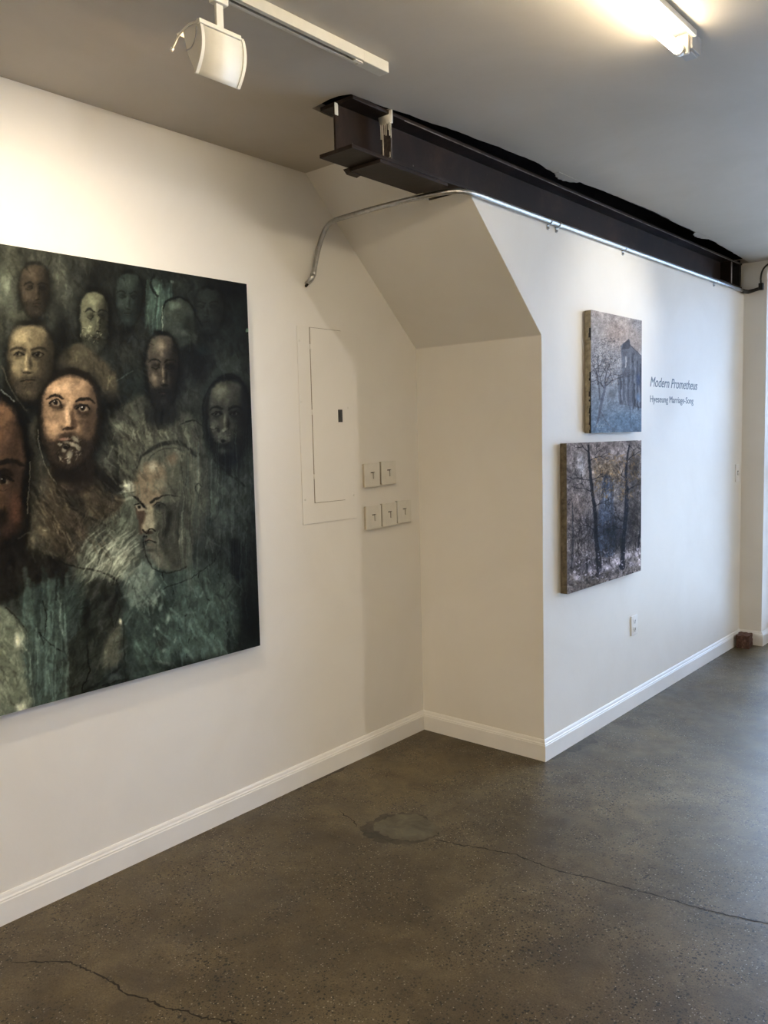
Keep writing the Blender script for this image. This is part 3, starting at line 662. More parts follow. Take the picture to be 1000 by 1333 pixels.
def paint_crowd():
    c = Canvas(-270, 290, 350, 1010, 2.0, (40, 43, 40), 7)
    B_ = c.blob; R = c.r
    # ground tones
    B_(0, 350, 170, 120, (56, 56, 48), .8, 1); B_(300, 400, 150, 140, (20, 26, 26), .95, 1); B_(180, 370, 90, 70, (26, 31, 30), .9, 1); B_(120, 350, 60, 40, (24, 25, 23), .8, 1)
    B_(180, 620, 150, 110, (74, 76, 68), .9, 1); B_(300, 640, 60, 110, (50, 58, 55), .9, .9); B_(230, 800, 130, 130, (62, 76, 71), .95, .9)
    B_(336, 780, 40, 230, (16, 21, 20), .9, .9); B_(60, 700, 120, 70, (46, 40, 32), .9, .9); B_(90, 850, 110, 110, (48, 58, 54), .9, .9)
    B_(-90, 600, 120, 300, (60, 52, 42), .7, 1); B_(-40, 860, 120, 110, (104, 110, 94), .8, .9)
    n1 = c.fbm(55, 40, 5)-.5; n2 = c.fbm(90, 5, 4)-.5; n3 = c.fbm(7, 7, 3)-.5
    c.a *= np.clip(1+1.5*n1+.45*n2+.35*n3, .25, 2)[..., None]
    c.strokes(1300, -260, 300, 345, 960, 26, 10, 1.3, .9, .22, .38)
    for i in range(1500):
        x = R.uniform(-60, 345); y = R.uniform(305, 930); l = R.uniform(5, 22); a = R.normal(1.25, .55); i_ = int((x-c.x0)*c.s); j_ = int((y-c.y0)*c.s)
        k_ = c.a[min(j_, c.h-1), min(i_, c.w-1)]*R.uniform(.55, 1.5); c.line([(x, y), (x+math.cos(a)*l*.5+1, y+math.sin(a)*l*.5), (x+math.cos(a)*l, y+math.sin(a)*l)], [R.uniform(1, 4), R.uniform(2, 5), 1], k_, .45, .9)
    # upper-left greenish scumble, teal runs at the top
    B_(6, 368, 17, 46, (92, 98, 86), .8, .8); B_(16, 345, 20, 26, (66, 68, 58), .6, .9); B_(26, 405, 18, 26, (66, 68, 58), .6, .9); B_(24, 412, 24, 11, (80, 82, 68), .6, .8)
    c.poly([(190, 366), (198, 360), (212, 372), (222, 386), (224, 420), (214, 430), (196, 424), (190, 400)], (52, 70, 65), .8, 6)
    for i in range(70):
        x = R.uniform(188, 224); y = R.uniform(362, 405); c.line([(x, y), (x+R.normal(0, 1), y+R.uniform(10, 38))], R.uniform(.8, 3.5), np.array((66, 88, 82))*R.uniform(.5, 1.35), .45, 1.4)
    B_(203, 379, 5, 8, (100, 124, 114), .8, .9); c.curve([(200, 356), (195, 364), (196, 374), (204, 384)], 3.5, (15, 19, 19), .85, 1.6); B_(223, 366, 4, 2.6, (92, 106, 100), .7, .8)
    # far, dim heads
    D = (24, 25, 23)
    face(c, 44, 378, 44, 74, (64, 54, 43), D, (26, 24, 20), .5, gx=.04, gy=.03, eyes=0, k=.85, lt=.2, cap=.5)
    face(c, 167, 388, 36, 76, (44, 54, 51), D, (18, 23, 23), .4, gx=-.05, gy=.04, eyes=0, k=.8, lt=.15, cap=.5)
    c.mul(120, 395, 34, 54, .6, .7)
    face(c, 121, 420, 42, 92, (92, 92, 74), D, (22, 24, 22), .6, gx=.08, gy=-.02, eyes=.0, k=.95, lt=.25, cap=.5)
    c.strokes(90, 100, 405, 142, 450, 5, 2.2, 1.0, 1.2, .3, .5); c.strokes(16, 104, 424, 132, 446, 4, 1.2, .6, 1, .15, .6, (130, 130, 108))
    face(c, 272, 404, 42, 66, (38, 44, 42), D, (15, 19, 19), .4, gx=-.08, eyes=0, k=.6, lt=.1, cap=.4)
    c.poly([(210, 420), (213, 400), (226, 389), (240, 393), (250, 410), (250, 436), (238, 450), (216, 446)], (54, 62, 57), .85, 5); c.mul(226, 398, 10, 8, 1.5); c.mul(244, 425, 12, 26, .6)
    c.curve([(210, 416), (213, 396), (226, 387), (242, 391), (252, 406), (262, 424)], [1.5, 3, 2.5, 1.5], (12, 15, 15), .85, 1.4); c.line([(210, 398), (211, 412), (212, 430)], 1.2, (140, 152, 140), .6); B_(236, 432, 16, 8, (64, 72, 66), .7, .9); B_(252, 440, 6, 12, (72, 76, 72), .6, .9)
    B_(321, 429, 3, 3.6, (100, 124, 104), .9, .5); c.mul(300, 372, 40, 30, .7)
    # shoulders and gaps of the second row
    c.poly([(68, 476), (78, 460), (100, 446), (112, 452), (132, 468), (148, 486), (153, 512), (144, 524), (118, 506), (82, 492)], (74, 67, 52), .9, 5); c.strokes(90, 74, 450, 150, 520, 16, 5, .9, .5, .25, .4)
    c.mul(148, 530, 22, 34, .45); c.mul(78, 425, 16, 36, .6); c.mul(84, 440, 14, 40, .7); B_(178, 500, 34, 44, (38, 50, 47), .6, 1); c.line([(150, 494), (165, 486), (172, 482)], 1.5, (86, 100, 94), .5, 1.2)
    c.mul(256, 470, 22, 44, .7); B_(262, 455, 16, 12, (20, 36, 40), .7, 1)
    # pale cloth in the middle
    c.poly([(136, 556), (160, 528), (192, 512), (232, 536), (262, 556), (272, 600), (262, 690), (230, 690), (178, 634), (130, 622)], (76, 77, 66), .78, 9)
    c.mul(150, 590, 24, 44, .8); c.strokes(300, 130, 530, 264, 640, 26, 8, 1.0, .4, .30, .38)
    for i in range(46):
        x = R.uniform(188, 232); y = R.uniform(534, 575); c.line([(x, y), (x+R.normal(0, 1), y+R.uniform(12, 40))], R.uniform(1.5, 5), np.array((112, 114, 98))*R.uniform(.55, 1.15), .45, 2)
    for i in range(50): x = R.uniform(132, 185); y = R.uniform(540, 620); c.line([(x, y), (x+R.uniform(6, 14), y+R.uniform(12, 26))], R.uniform(.8, 2), (38, 36, 31), .35, 1.2)
    # head upper left
    face(c, 39, 471, 66, 108, (112, 98, 74), D, (38, 32, 26), .62, gx=-.05, gy=.0, k=.9, lt=.3, cap=.6)
    c.curve([(2, 476), (12, 502), (24, 524), (34, 534)], 1.8, (112, 104, 84), .5, 1.4)
    # downcast head, centre right
    c.mul(210, 500, 36, 66, .6, .6)
    face(c, 210, 483, 46, 108, (72, 64, 55), D, (18, 20, 20), .9, gx=.03, gy=.03, eyes=0, k=1, lt=.55, cap=.85)
    B_(200, 448, 9, 20, (66, 67, 60), .5, .9); c.mul(212, 545, 30, 20, .55); B_(201, 498, 5, 9, (104, 88, 74), .5, .9)
    for x in range(190, 238, 8): c.line([(x, 530), (x+R.normal(0, 1), 544+R.uniform(0, 18))], R.uniform(4, 8), (32, 33, 30), .65, 2)
    # head far right
    c.poly([(262, 512), (272, 486), (298, 466), (310, 462), (320, 486), (331, 530), (331, 600), (268, 590)], (44, 52, 48), .75, 6); c.mul(296, 478, 24, 14, 1.15)
    c.mul(296, 548, 40, 68, .62, .5)
    face(c, 296, 546, 58, 116, (60, 61, 54), D, (14, 17, 17), .9, gx=-.045, gy=.02, k=1, lt=.45, cap=.9)
    B_(290, 568, 18, 13, (82, 84, 75), .8, .8); c.strokes(60, 276, 556, 306, 584, 7, 2.4, .6, 1, .35, .55); B_(290, 573, 4.5, 3, (10, 10, 10), .95, .7); B_(289, 586, 6, 7, (66, 69, 62), .6, .8); B_(298, 595, 20, 9, (10, 12, 12), .85, .8)
    c.line([(297, 600), (297, 614)], 7, (14, 17, 16), .8, 2); c.curve([(264, 570), (265, 525), (274, 500), (296, 487), (314, 496), (322, 512)], 2.2, (11, 14, 14), .75, 1.4)
    c.line([(278, 598), (298, 618), (318, 632)], 2.5, (18, 22, 21), .8, 1.6); c.line([(290, 600), (316, 630)], 1.5, (18, 22, 21), .7); c.curve([(234, 552), (250, 548), (264, 556)], 2, (16, 20, 19), .8)
    # pale strip between the two big figures
    c.poly([(36, 552), (48, 544), (50, 590), (64, 636), (80, 690), (70, 722), (26, 714), (28, 690), (37, 640)], (82, 76, 60), .85, 6); c.strokes(120, 34, 550, 76, 715, 22, 5, 1.4, .4, .3, .4)
    # white cloth sweep
    c.poly([(112, 668), (156, 628), (178, 655), (182, 700), (170, 742), (120, 770), (96, 745), (104, 704)], (92, 97, 84), .9, 12)
    c.strokes(150, 110, 650, 184, 740, 34, 11, 2.1, .35, .18, .42)
    for i in range(46):
        x = R.uniform(104, 160); y = R.uniform(700, 735); l = R.uniform(20, 48); c.curve([(x+l*.9, y-l*.35), (x+l*.3, y+l*.1), (x, y+l*.8)], [1, R.uniform(2, 5), 1.5], np.array((140, 142, 126))*R.uniform(.65, 1.15), .42, 2.2)
    c.poly([(146, 628), (172, 626), (178, 640), (150, 640)], (164, 162, 146), .85, 4); c.line([(150, 645), (176, 640)], 2, (60, 60, 52), .7); c.line([(156, 652), (178, 646)], 4, (138, 138, 124), .6, 2)
    # brown garment
    c.poly([(64, 610), (90, 630), (118, 622), (142, 638), (160, 650), (150, 668), (116, 686), (100, 722), (72, 720), (50, 664)], (64, 54, 40), .92, 8)
    c.poly([(116, 600), (138, 612), (164, 630), (152, 642), (128, 636)], (26, 23, 19), .92, 4)
    c.strokes(260, 40, 610, 148, 730, 30, 8, 1.0, .35, .34, .38)
    for i in range(34): x = R.uniform(44, 100); y = R.uniform(600, 700); l = R.uniform(10, 30); c.line([(x, y), (x+l*.5, y+l)], R.uniform(.8, 2), np.array((124, 112, 88))*R.uniform(.5, 1.1), .5, 1.4)
    c.curve([(70, 606), (84, 642), (104, 668), (134, 682), (150, 690)], [2, 5, 3, 1.5], (24, 21, 17), .75, 2.4); c.mul(60, 650, 14, 40, 1.15); B_(62, 690, 7, 3, (130, 124, 104), .5, .9, 1)
    # main head
    c.mul(92, 548, 56, 82, .42, .45)
    c.poly([(66, 590), (116, 590), (122, 616), (112, 640), (84, 640), (68, 622)], (46, 36, 27), .92, 5); B_(86, 632, 20, 8, (84, 70, 52), .6, 1, .2)
    face(c, 90, 547, 82, 132, (150, 116, 88), D, (34, 27, 21), .92, gx=-.03, gy=-.045, eyes=0.06, k=.75, lt=.30, cap=.95, tilt=.03, brow=0)
    B_(82, 503, 28, 12, (178, 142, 112), .45, 1); B_(62, 552, 8, 12, (166, 128, 98), .45, 1)
    c.mul(72, 529, 15, 9, .72); c.mul(108, 535, 15, 10, .62); c.mul(108, 549, 12, 5, .85)
    c.curve([(60, 519), (67, 514.5), (75, 515.5), (81, 519)], [1.5, 3.6, 4.6, 2.5], (27, 19, 15), .92, 1.6); c.curve([(98, 521.5), (105, 519), (114, 519), (122, 525)], [3, 4.6, 4, 1.5], (25, 18, 14), .92, 1.6)
    for ex, ey in ((71.5, 525.5), (107.5, 531.5)):
        B_(ex, ey+.3, 8, 4.2, (138, 118, 100), .9, .5); B_(ex-.3, ey-.8, 3.8, 4.0, (18, 11, 9), 1, .4); c.curve([(ex-8, ey+.5), (ex-2, ey-4.6), (ex+4, ey-4.2), (ex+8, ey+.5)], 2.0, (20, 14, 11), .95, 1); c.curve([(ex-7, ey+3), (ex, ey+5.0), (ex+7, ey+3)], 1.1, (74, 50, 38), .85, 1); B_(ex-1.5, ey-2, 1, 1, (220, 212, 200), .95, .6)
    c.curve([(88, 524), (87, 538), (88, 548)], [4, 5, 6], (186, 150, 118), .55, 3); B_(88, 550, 5, 4, (200, 162, 128), .75, .9)
    c.poly([(94, 528), (98, 545), (100, 556), (92, 558), (92, 545)], (74, 52, 38), .7, 3); B_(89, 557.5, 12, 3, (44, 29, 22), .9, .8)
    B_(86, 565, 22, 5, (60, 45, 35), .8, .9); B_(84, 570.5, 13, 3, (142, 100, 84), .9, .8); c.mul(84, 575, 12, 2, .6)
    for (x, y, rx, ry, a) in ((92, 577, 13, 3.4, .3), (98, 571, 8, 3.4, .7), (83, 584, 4, 5, 0), (90, 592, 5.5, 8, .2), (101, 582, 6, 4, .8), (78, 577, 5, 2.6, -.2), (88, 600, 3, 4, 0)): B_(x, y, rx, ry, (136, 128, 112), .8, .6, a)
    B_(86, 581.5, 6, 3, (18, 13, 11), .95, .5); c.strokes(26, 76, 568, 106, 600, 6, 1.6, .6, 1.2, .2, .5, (140, 132, 118)); c.strokes(60, 56, 575, 124, 612, 8, 2, 1.4, .6, .4, .4, (44, 36, 29))
    c.curve([(50, 548), (51, 520), (60, 498), (74, 486), (92, 483), (112, 489), (125, 508), (130, 540), (127, 570)], [2, 4, 6, 7, 7, 6, 5], (28, 23, 18), .8, 3.5)
    c.curve([(49, 558), (52, 585), (62, 612), (72, 630)], 1.3, (140, 132, 114), .55)
    # huge head cut by the left side
    c.mul(-16, 612, 72, 122, .4, .35)
    face(c, -15, 617, 102, 216, (112, 78, 54), D, (22, 18, 15), .95, gx=-.01, gy=.09, eyes=.06, k=.75, lt=.2, cap=.95, brow=0)
    B_(4, 545, 22, 24, (106, 78, 56), .5, 1); B_(20, 665, 15, 38, (126, 76, 50), .7, 1); B_(26, 595, 8, 24, (88, 64, 48), .6, 1); B_(8, 690, 16, 16, (96, 60, 44), .5, 1)
    c.curve([(-16, 612), (2, 602), (16, 600), (34, 606)], [3, 7, 6, 2], (22, 17, 13), .95, 2.4); c.mul(4, 618, 20, 12, .6)
    B_(4, 626, 10, 4.6, (112, 96, 80), .85, .6); B_(3, 625, 5.2, 5, (11, 8, 7), 1, .4); c.curve([(-10, 627), (-2, 619), (8, 619), (16, 626)], 2.6, (16, 12, 10), .95, 1.4); c.curve([(-8, 634), (4, 638), (16, 631)], 1.4, (52, 37, 28), .8, 1.2); B_(1, 622.5, 1.2, 1.2, (205, 200, 190), 1, .6)
    c.strokes(160, -30, 520, 36, 700, 12, 5, 1.5, .7, .08, .4)
    c.poly([(39, 640), (34, 668), (22, 700), (2, 716), (-10, 750), (20, 735), (36, 700)], (20, 17, 14), .92, 5); c.curve([(0, 512), (14, 522), (26, 540), (34, 572), (37, 615), (35, 660)], [2, 4, 5, 4, 3, 3], (13, 11, 10), .85, 2); c.line([(0, 508), (10, 515), (17, 522)], 1.4, (140, 146, 146), .7)
    c.curve([(38, 600), (38, 640), (35, 668)], 1.1, (128, 118, 96), .6)
    # dark band and hanging cloth, lower left
    c.poly([(-40, 735), (10, 716), (34, 712), (66, 724), (86, 742), (82, 772), (40, 770), (-40, 795)], (30, 26, 21), .88, 8)
    c.strokes(120, -20, 715, 90, 780, 22, 7, 1.5, .5, .3, .4); c.curve([(24, 700), (40, 694), (60, 716), (74, 724)], 2, (84, 80, 66), .5, 1.6)
    c.poly([(28, 772), (48, 762), (76, 752), (82, 790), (88, 850), (90, 930), (30, 945), (22, 900), (26, 840)], (60, 74, 69), .9, 6)
    for i in range(120):
        x = R.uniform(24, 90); y = R.uniform(735, 850); g = R.uniform(.4, 1.5); c.line([(x, y), (x+R.normal(0, 1.2), y+R.uniform(30, 110))], R.uniform(1.5, 7), np.array((70, 87, 81))*g, .34, 2.4)
    c.line([(74, 772), (80, 815), (87, 850), (87, 905)], 2.6, (118, 130, 121), .65, 1.6); c.line([(38, 850), (44, 925)], 1.4, (130, 138, 126), .4)
    c.curve([(54, 782), (60, 800), (58, 828)], 1.2, (16, 18, 17), .8); c.line([(50, 822), (64, 838), (80, 848)], 1.8, (12, 14, 13), .9); c.line([(74, 752), (72, 780)], 3, (20, 22, 20), .7, 2)
    c.poly([(-60, 800), (0, 788), (20, 806), (33, 820), (27, 850), (36, 895), (34, 922), (-60, 945)], (108, 114, 97), .92, 6)
    B_(24, 832, 9, 18, (164, 162, 142), .8, .9); B_(28, 920, 14, 14, (166, 164, 146), .75, .9); B_(8, 822, 16, 16, (92, 100, 86), .7, .9); c.curve([(8, 790), (24, 806), (36, 822)], 2, (26, 24, 20), .7); B_(0, 890, 18, 34, (132, 136, 120), .5, 1)
    c.strokes(120, -20, 800, 34, 940, 22, 8, 1.2, .6, .13, .45)
    # knotted cloth with dark contour
    c.poly([(90, 770), (106, 764), (130, 752), (146, 762), (157, 790), (152, 836), (136, 868), (130, 905), (92, 912), (86, 850)], (46, 49, 42), .92, 7)
    c.poly([(78, 768), (98, 758), (110, 772), (106, 800), (96, 832), (86, 820)], (54, 69, 65), .8, 7); c.strokes(170, 84, 758, 158, 905, 34, 8, 2.0, .35, .3, .38); c.mul(112, 800, 8, 34, .6)
    c.poly([(130, 862), (142, 822), (156, 812), (166, 832), (158, 858), (140, 870)], (90, 90, 76), .85, 6); B_(156, 808, 3.6, 6, (170, 164, 146), .9, .8)
    c.curve([(60, 722), (90, 735), (122, 742), (146, 752), (160, 780), (164, 800)], [1, 2, 2, 3.5, 2.5, 1], (20, 20, 17), .85, 1.4); c.curve([(148, 766), (154, 790), (148, 815)], 1.4, (24, 24, 21), .7)
    c.line([(160, 808), (161, 830), (163, 886)], 1.8, (14, 15, 14), .85); c.line([(114, 838), (113, 862), (116, 872), (108, 890), (106, 903)], 1.8, (13, 15, 14), .85)
    c.line([(104, 903), (132, 886), (156, 868)], 3.5, (22, 26, 25), .8, 2); c.line([(132, 892), (166, 882)], 2, (14, 16, 15), .85); B_(150, 882, 18, 7, (76, 88, 82), .6, .9)
    # torso lower right
    c.poly([(160, 775), (185, 745), (210, 728), (250, 742), (284, 735), (304, 765), (308, 820), (296, 850), (240, 862), (176, 886), (164, 840)], (60, 76, 70), .88, 12)
    n5 = c.fbm(26, 20, 4)-.5; m5 = np.zeros((c.h, c.w)); q = c.win(156, 725, 312, 890); m5[q[0]] = 1; c.a *= (1+.9*n5*m5)[..., None]
    c.strokes(360, 160, 735, 316, 880, 24, 10, 1.35, .7, .17, .35)
    c.poly([(162, 750), (186, 732), (198, 738), (202, 762), (180, 786), (164, 780)], (104, 116, 108), .7, 8); c.strokes(36, 162, 735, 204, 790, 20, 6, 2.2, .3, .15, .4, (118, 128, 119))
    for x, y, rx, ry in ((208, 790, 4.5, 8), (218, 805, 4, 9), (203, 816, 5, 6), (212, 846, 7, 4), (226, 834, 2.4, 7), (214, 862, 18, 3.5), (200, 826, 3, 4)): B_(x, y, rx, ry, (124, 138, 129), .7, .9, .3)
    B_(208, 836, 7, 9, (42, 40, 36), .7, .9); c.curve([(180, 800), (176, 830), (182, 865)], 3, (82, 98, 90), .4, 3); c.curve([(211, 766), (240, 755), (262, 742), (276, 730), (286, 716)], 1.4, (16, 20, 19), .85)
    c.poly([(300, 700), (318, 712), (322, 745), (306, 756), (300, 740)], (12, 15, 14), .9, 5); B_(324, 800, 18, 70, (14, 19, 17), .9, .8); B_(307, 815, 6, 45, (42, 54, 48), .5, .9); B_(298, 830, 5, 40, (20, 25, 24), .7, .9); c.mul(250, 868, 90, 16, .55)
    # head lower right, turned to the left, half washed out
    c.mul(216, 655, 48, 90, .8, .6)
    c.poly([(177, 612), (184, 594), (202, 581), (224, 577), (243, 583), (254, 602), (255, 640), (250, 690), (246, 735), (214, 742), (200, 726), (191, 704), (182, 684), (180, 664), (175, 634)], (84, 85, 73), .95, 4)
    c.poly([(178, 618), (188, 604), (204, 602), (214, 612), (212, 640), (203, 652), (194, 658), (180, 650), (175, 632)], (124, 104, 82), .85, 8)
    B_(200, 609, 12, 13, (160, 150, 130), .8, 1); B_(224, 598, 13, 12, (112, 88, 68), .7, 1); B_(208, 630, 14, 16, (104, 103, 88), .6, 1); B_(242, 622, 10, 34, (62, 65, 57), .8, 1); c.mul(228, 640, 14, 20, .85)
    c.curve([(178, 608), (186, 592), (206, 580), (226, 576), (242, 581), (254, 594)], [2, 4, 6, 5, 3], (26, 27, 24), .8, 2.4); c.curve([(192, 598), (204, 588), (218, 583), (234, 585)], 1.5, (46, 46, 40), .7, 1.4)
    c.poly([(208, 658), (236, 652), (250, 670), (246, 728), (224, 738), (206, 704)], (54, 54, 46), .8, 9)
    c.curve([(172, 645), (180, 650), (189, 659)], [2, 3.6, 2.4], (22, 18, 15), .95, 1.2); c.curve([(195, 652), (203, 647), (214, 645), (234, 646)], [3.2, 3, 1.6, .8], (28, 26, 22), .9, 1.4)
    c.poly([(176, 660), (188, 662), (187, 690), (181, 694)], (74, 54, 42), .85, 3); c.poly([(177, 657), (185, 658), (189, 663), (180, 664)], (140, 126, 108), .8, 1.6); B_(181.5, 659.8, 2.6, 2.6, (14, 10, 9), .95, .5); c.curve([(175, 657), (183, 655), (190, 661)], 1.5, (18, 14, 12), .95)
    c.mul(206, 657, 12, 7, .62); B_(206, 656.5, 2.4, 2.2, (20, 17, 14), .8, .7); c.curve([(199, 656), (206, 652), (214, 657)], 1.4, (24, 22, 19), .8); c.curve([(200, 664), (206, 669), (214, 667)], 1, (40, 37, 32), .6)
    c.poly([(190, 654), (196, 658), (200, 678), (197, 690), (186, 693), (183, 686), (188, 672)], (146, 134, 112), .85, 4); B_(192, 693, 9, 3.2, (50, 38, 31), .9, .7); c.curve([(184, 690), (190, 694), (195, 688), (201, 691)], 1.8, (18, 14, 12), .9); B_(188, 698, 4.5, 2, (14, 11, 10), .95, .6)
    B_(194, 702, 8, 3, (112, 88, 72), .7, .8); c.curve([(186, 706), (194, 703), (204, 706)], 1.6, (24, 19, 16), .95); B_(195, 709, 7, 2.6, (100, 84, 70), .7, .8); c.poly([(190, 712), (204, 710), (212, 722), (208, 736), (198, 730)], (108, 104, 90), .7, 6); c.mul(196, 716, 8, 3, .7)
    c.line([(221, 668), (219, 682), (215, 696)], 7, (24, 23, 20), .7, 5); c.line([(237, 666), (236, 700), (236, 735)], [3, 5, 3], (128, 128, 112), .55, 3); c.line([(244, 690), (246, 765)], 6, (98, 106, 96), .5, 4)
    c.curve([(186, 708), (192, 726), (202, 740), (218, 745), (240, 738)], 1.6, (26, 25, 22), .8, 1.4); c.line([(205, 690), (206, 740)], 1.6, (132, 130, 114), .5); c.strokes(60, 200, 650, 250, 740, 14, 5, 1.5, .3, .2, .35)
    c.curve([(262, 632), (258, 628), (254, 636), (258, 646)], 1.4, (22, 25, 24), .8); B_(256, 645, 7, 16, (66, 72, 64), .4, .9); c.line([(210, 744), (212, 755)], 1.3, (16, 16, 14), .8)
    # thin vertical runs over the right side
    for i in range(420):
        x = R.uniform(232, 336); y = R.uniform(545, 740); g = R.uniform(.3, 1.6); c.line([(x, y), (x+R.normal(0, .6), y+R.uniform(20, 90))], R.uniform(.5, 1.4), np.array((52, 61, 57))*g, .24, .9)
    for i in range(60):
        x = R.uniform(130, 260); y = R.uniform(560, 720); c.line([(x, y), (x+R.normal(0, .6), y+R.uniform(15, 60))], .8, (128, 130, 116), .18, .9)
    for i in range(14): x = R.uniform(190, 320); y = R.uniform(740, 860); c.line([(x, y), (x+R.normal(0, 1), y+R.uniform(1, 7))], 1.1, (10, 12, 12), .8)
    for (xa, ya, xb, yb, am, n_) in ((130, 540, 180, 640, 1.0, 130), (182, 540, 262, 580, 1.4, 90), (40, 625, 150, 725, .95, 240), (96, 655, 176, 760, 2.1, 260), (165, 745, 312, 870, 1.3, 320), (258, 610, 332, 740, 1.5, 160), (26, 760, 90, 930, 1.5, 160), (92, 760, 158, 905, 2.0, 200), (-20, 800, 30, 940, 1.2, 100), (0, 320, 330, 360, 1.2, 120), (140, 420, 190, 540, 1.2, 90), (235, 430, 330, 480, 1.2, 90)):
        for i in range(n_):
            x = R.uniform(xa, xb); y = R.uniform(ya, yb); l = R.uniform(5, 20); a = R.normal(am, .35); i_ = int((x-c.x0)*c.s); j_ = int((y-c.y0)*c.s)
            k_ = c.a[min(j_, c.h-1), min(i_, c.w-1)]*R.choice((.66, .8, 1.14, 1.32)); c.line([(x, y), (x+math.cos(a)*l, y+math.sin(a)*l)], [R.uniform(1, 4), R.uniform(.5, 2)], k_, .42, .9)
    c.warp(26, 1.3); c.warp(7, .9)
    for x, y, rx, ry, cc, a in ((164, 632, 12, 4, (196, 192, 174), .8), (22, 834, 6, 14, (196, 192, 168), .8), (26, 922, 9, 10, (196, 192, 170), .7), (156, 808, 3, 5, (196, 190, 170), .8), (58, 690, 5, 2, (160, 152, 130), .6), (198, 608, 7, 8, (178, 168, 146), .5), (219, 804, 3, 6, (150, 162, 152), .5), (8, 372, 6, 20, (120, 126, 112), .5)): c.blob(x, y, rx, ry, cc, a, 1)
    for i in range(54):
        x = R.uniform(102, 160); y = R.uniform(695, 745); l = R.uniform(10, 30); c.curve([(x+l*.8, y-l*.3), (x+l*.3, y+l*.1), (x, y+l*.7)], [.8, R.uniform(1.2, 3.2), .8], np.array((168, 168, 150))*R.uniform(.55, 1.1), .5, 1.6)
    for i in range(60):
        x = R.uniform(30, 90); y = R.uniform(780, 880); c.line([(x, y), (x+R.normal(0, .8), y+R.uniform(15, 50))], R.uniform(.8, 2.4), np.array((112, 132, 122))*R.uniform(.5, 1.2), .4, 1.2)
    for i in range(90):
        x = R.uniform(165, 300); y = R.uniform(745, 850); l = R.uniform(6, 18); a = R.normal(1.3, .6); c.line([(x, y), (x+math.cos(a)*l, y+math.sin(a)*l)], R.uniform(1, 3.5), np.array((98, 114, 106))*R.uniform(.35, 1.3), .35, 1.8)
    for i in range(80):
        x = R.uniform(136, 240); y = R.uniform(545, 640); l = R.uniform(8, 26); a = R.normal(1.25, .35); c.line([(x, y), (x+math.cos(a)*l, y+math.sin(a)*l)], R.uniform(.8, 3.5), np.array((118, 118, 100))*R.uniform(.35, 1.15), .35, 1.6)
    for i in range(80):
        x = R.uniform(42, 150); y = R.uniform(625, 715); l = R.uniform(6, 22); a = R.normal(.95, .35); c.line([(x, y), (x+math.cos(a)*l, y+math.sin(a)*l)], R.uniform(.8, 2.5), np.array((98, 86, 66))*R.uniform(.35, 1.3), .4, 1.4)
    c.strokes(4200, -40, 310, 340, 940, 7, 2.6, 1.4, 1.0, .10, .30)
    n6 = c.fbm(9, 7, 3)-.5; n4 = c.fbm(2.2, 2.2, 2)-.5; c.a *= (1+.36*n6+.2*n4)[..., None]; c.warp(3, .5)
    c.a = 112*(np.clip(c.a, 0, 255)/112)**1.26; g_ = c.a.mean(2, keepdims=True); c.a = g_+(c.a-g_)*.62; c.a *= np.array((.97, 1.0, .96))
    return c

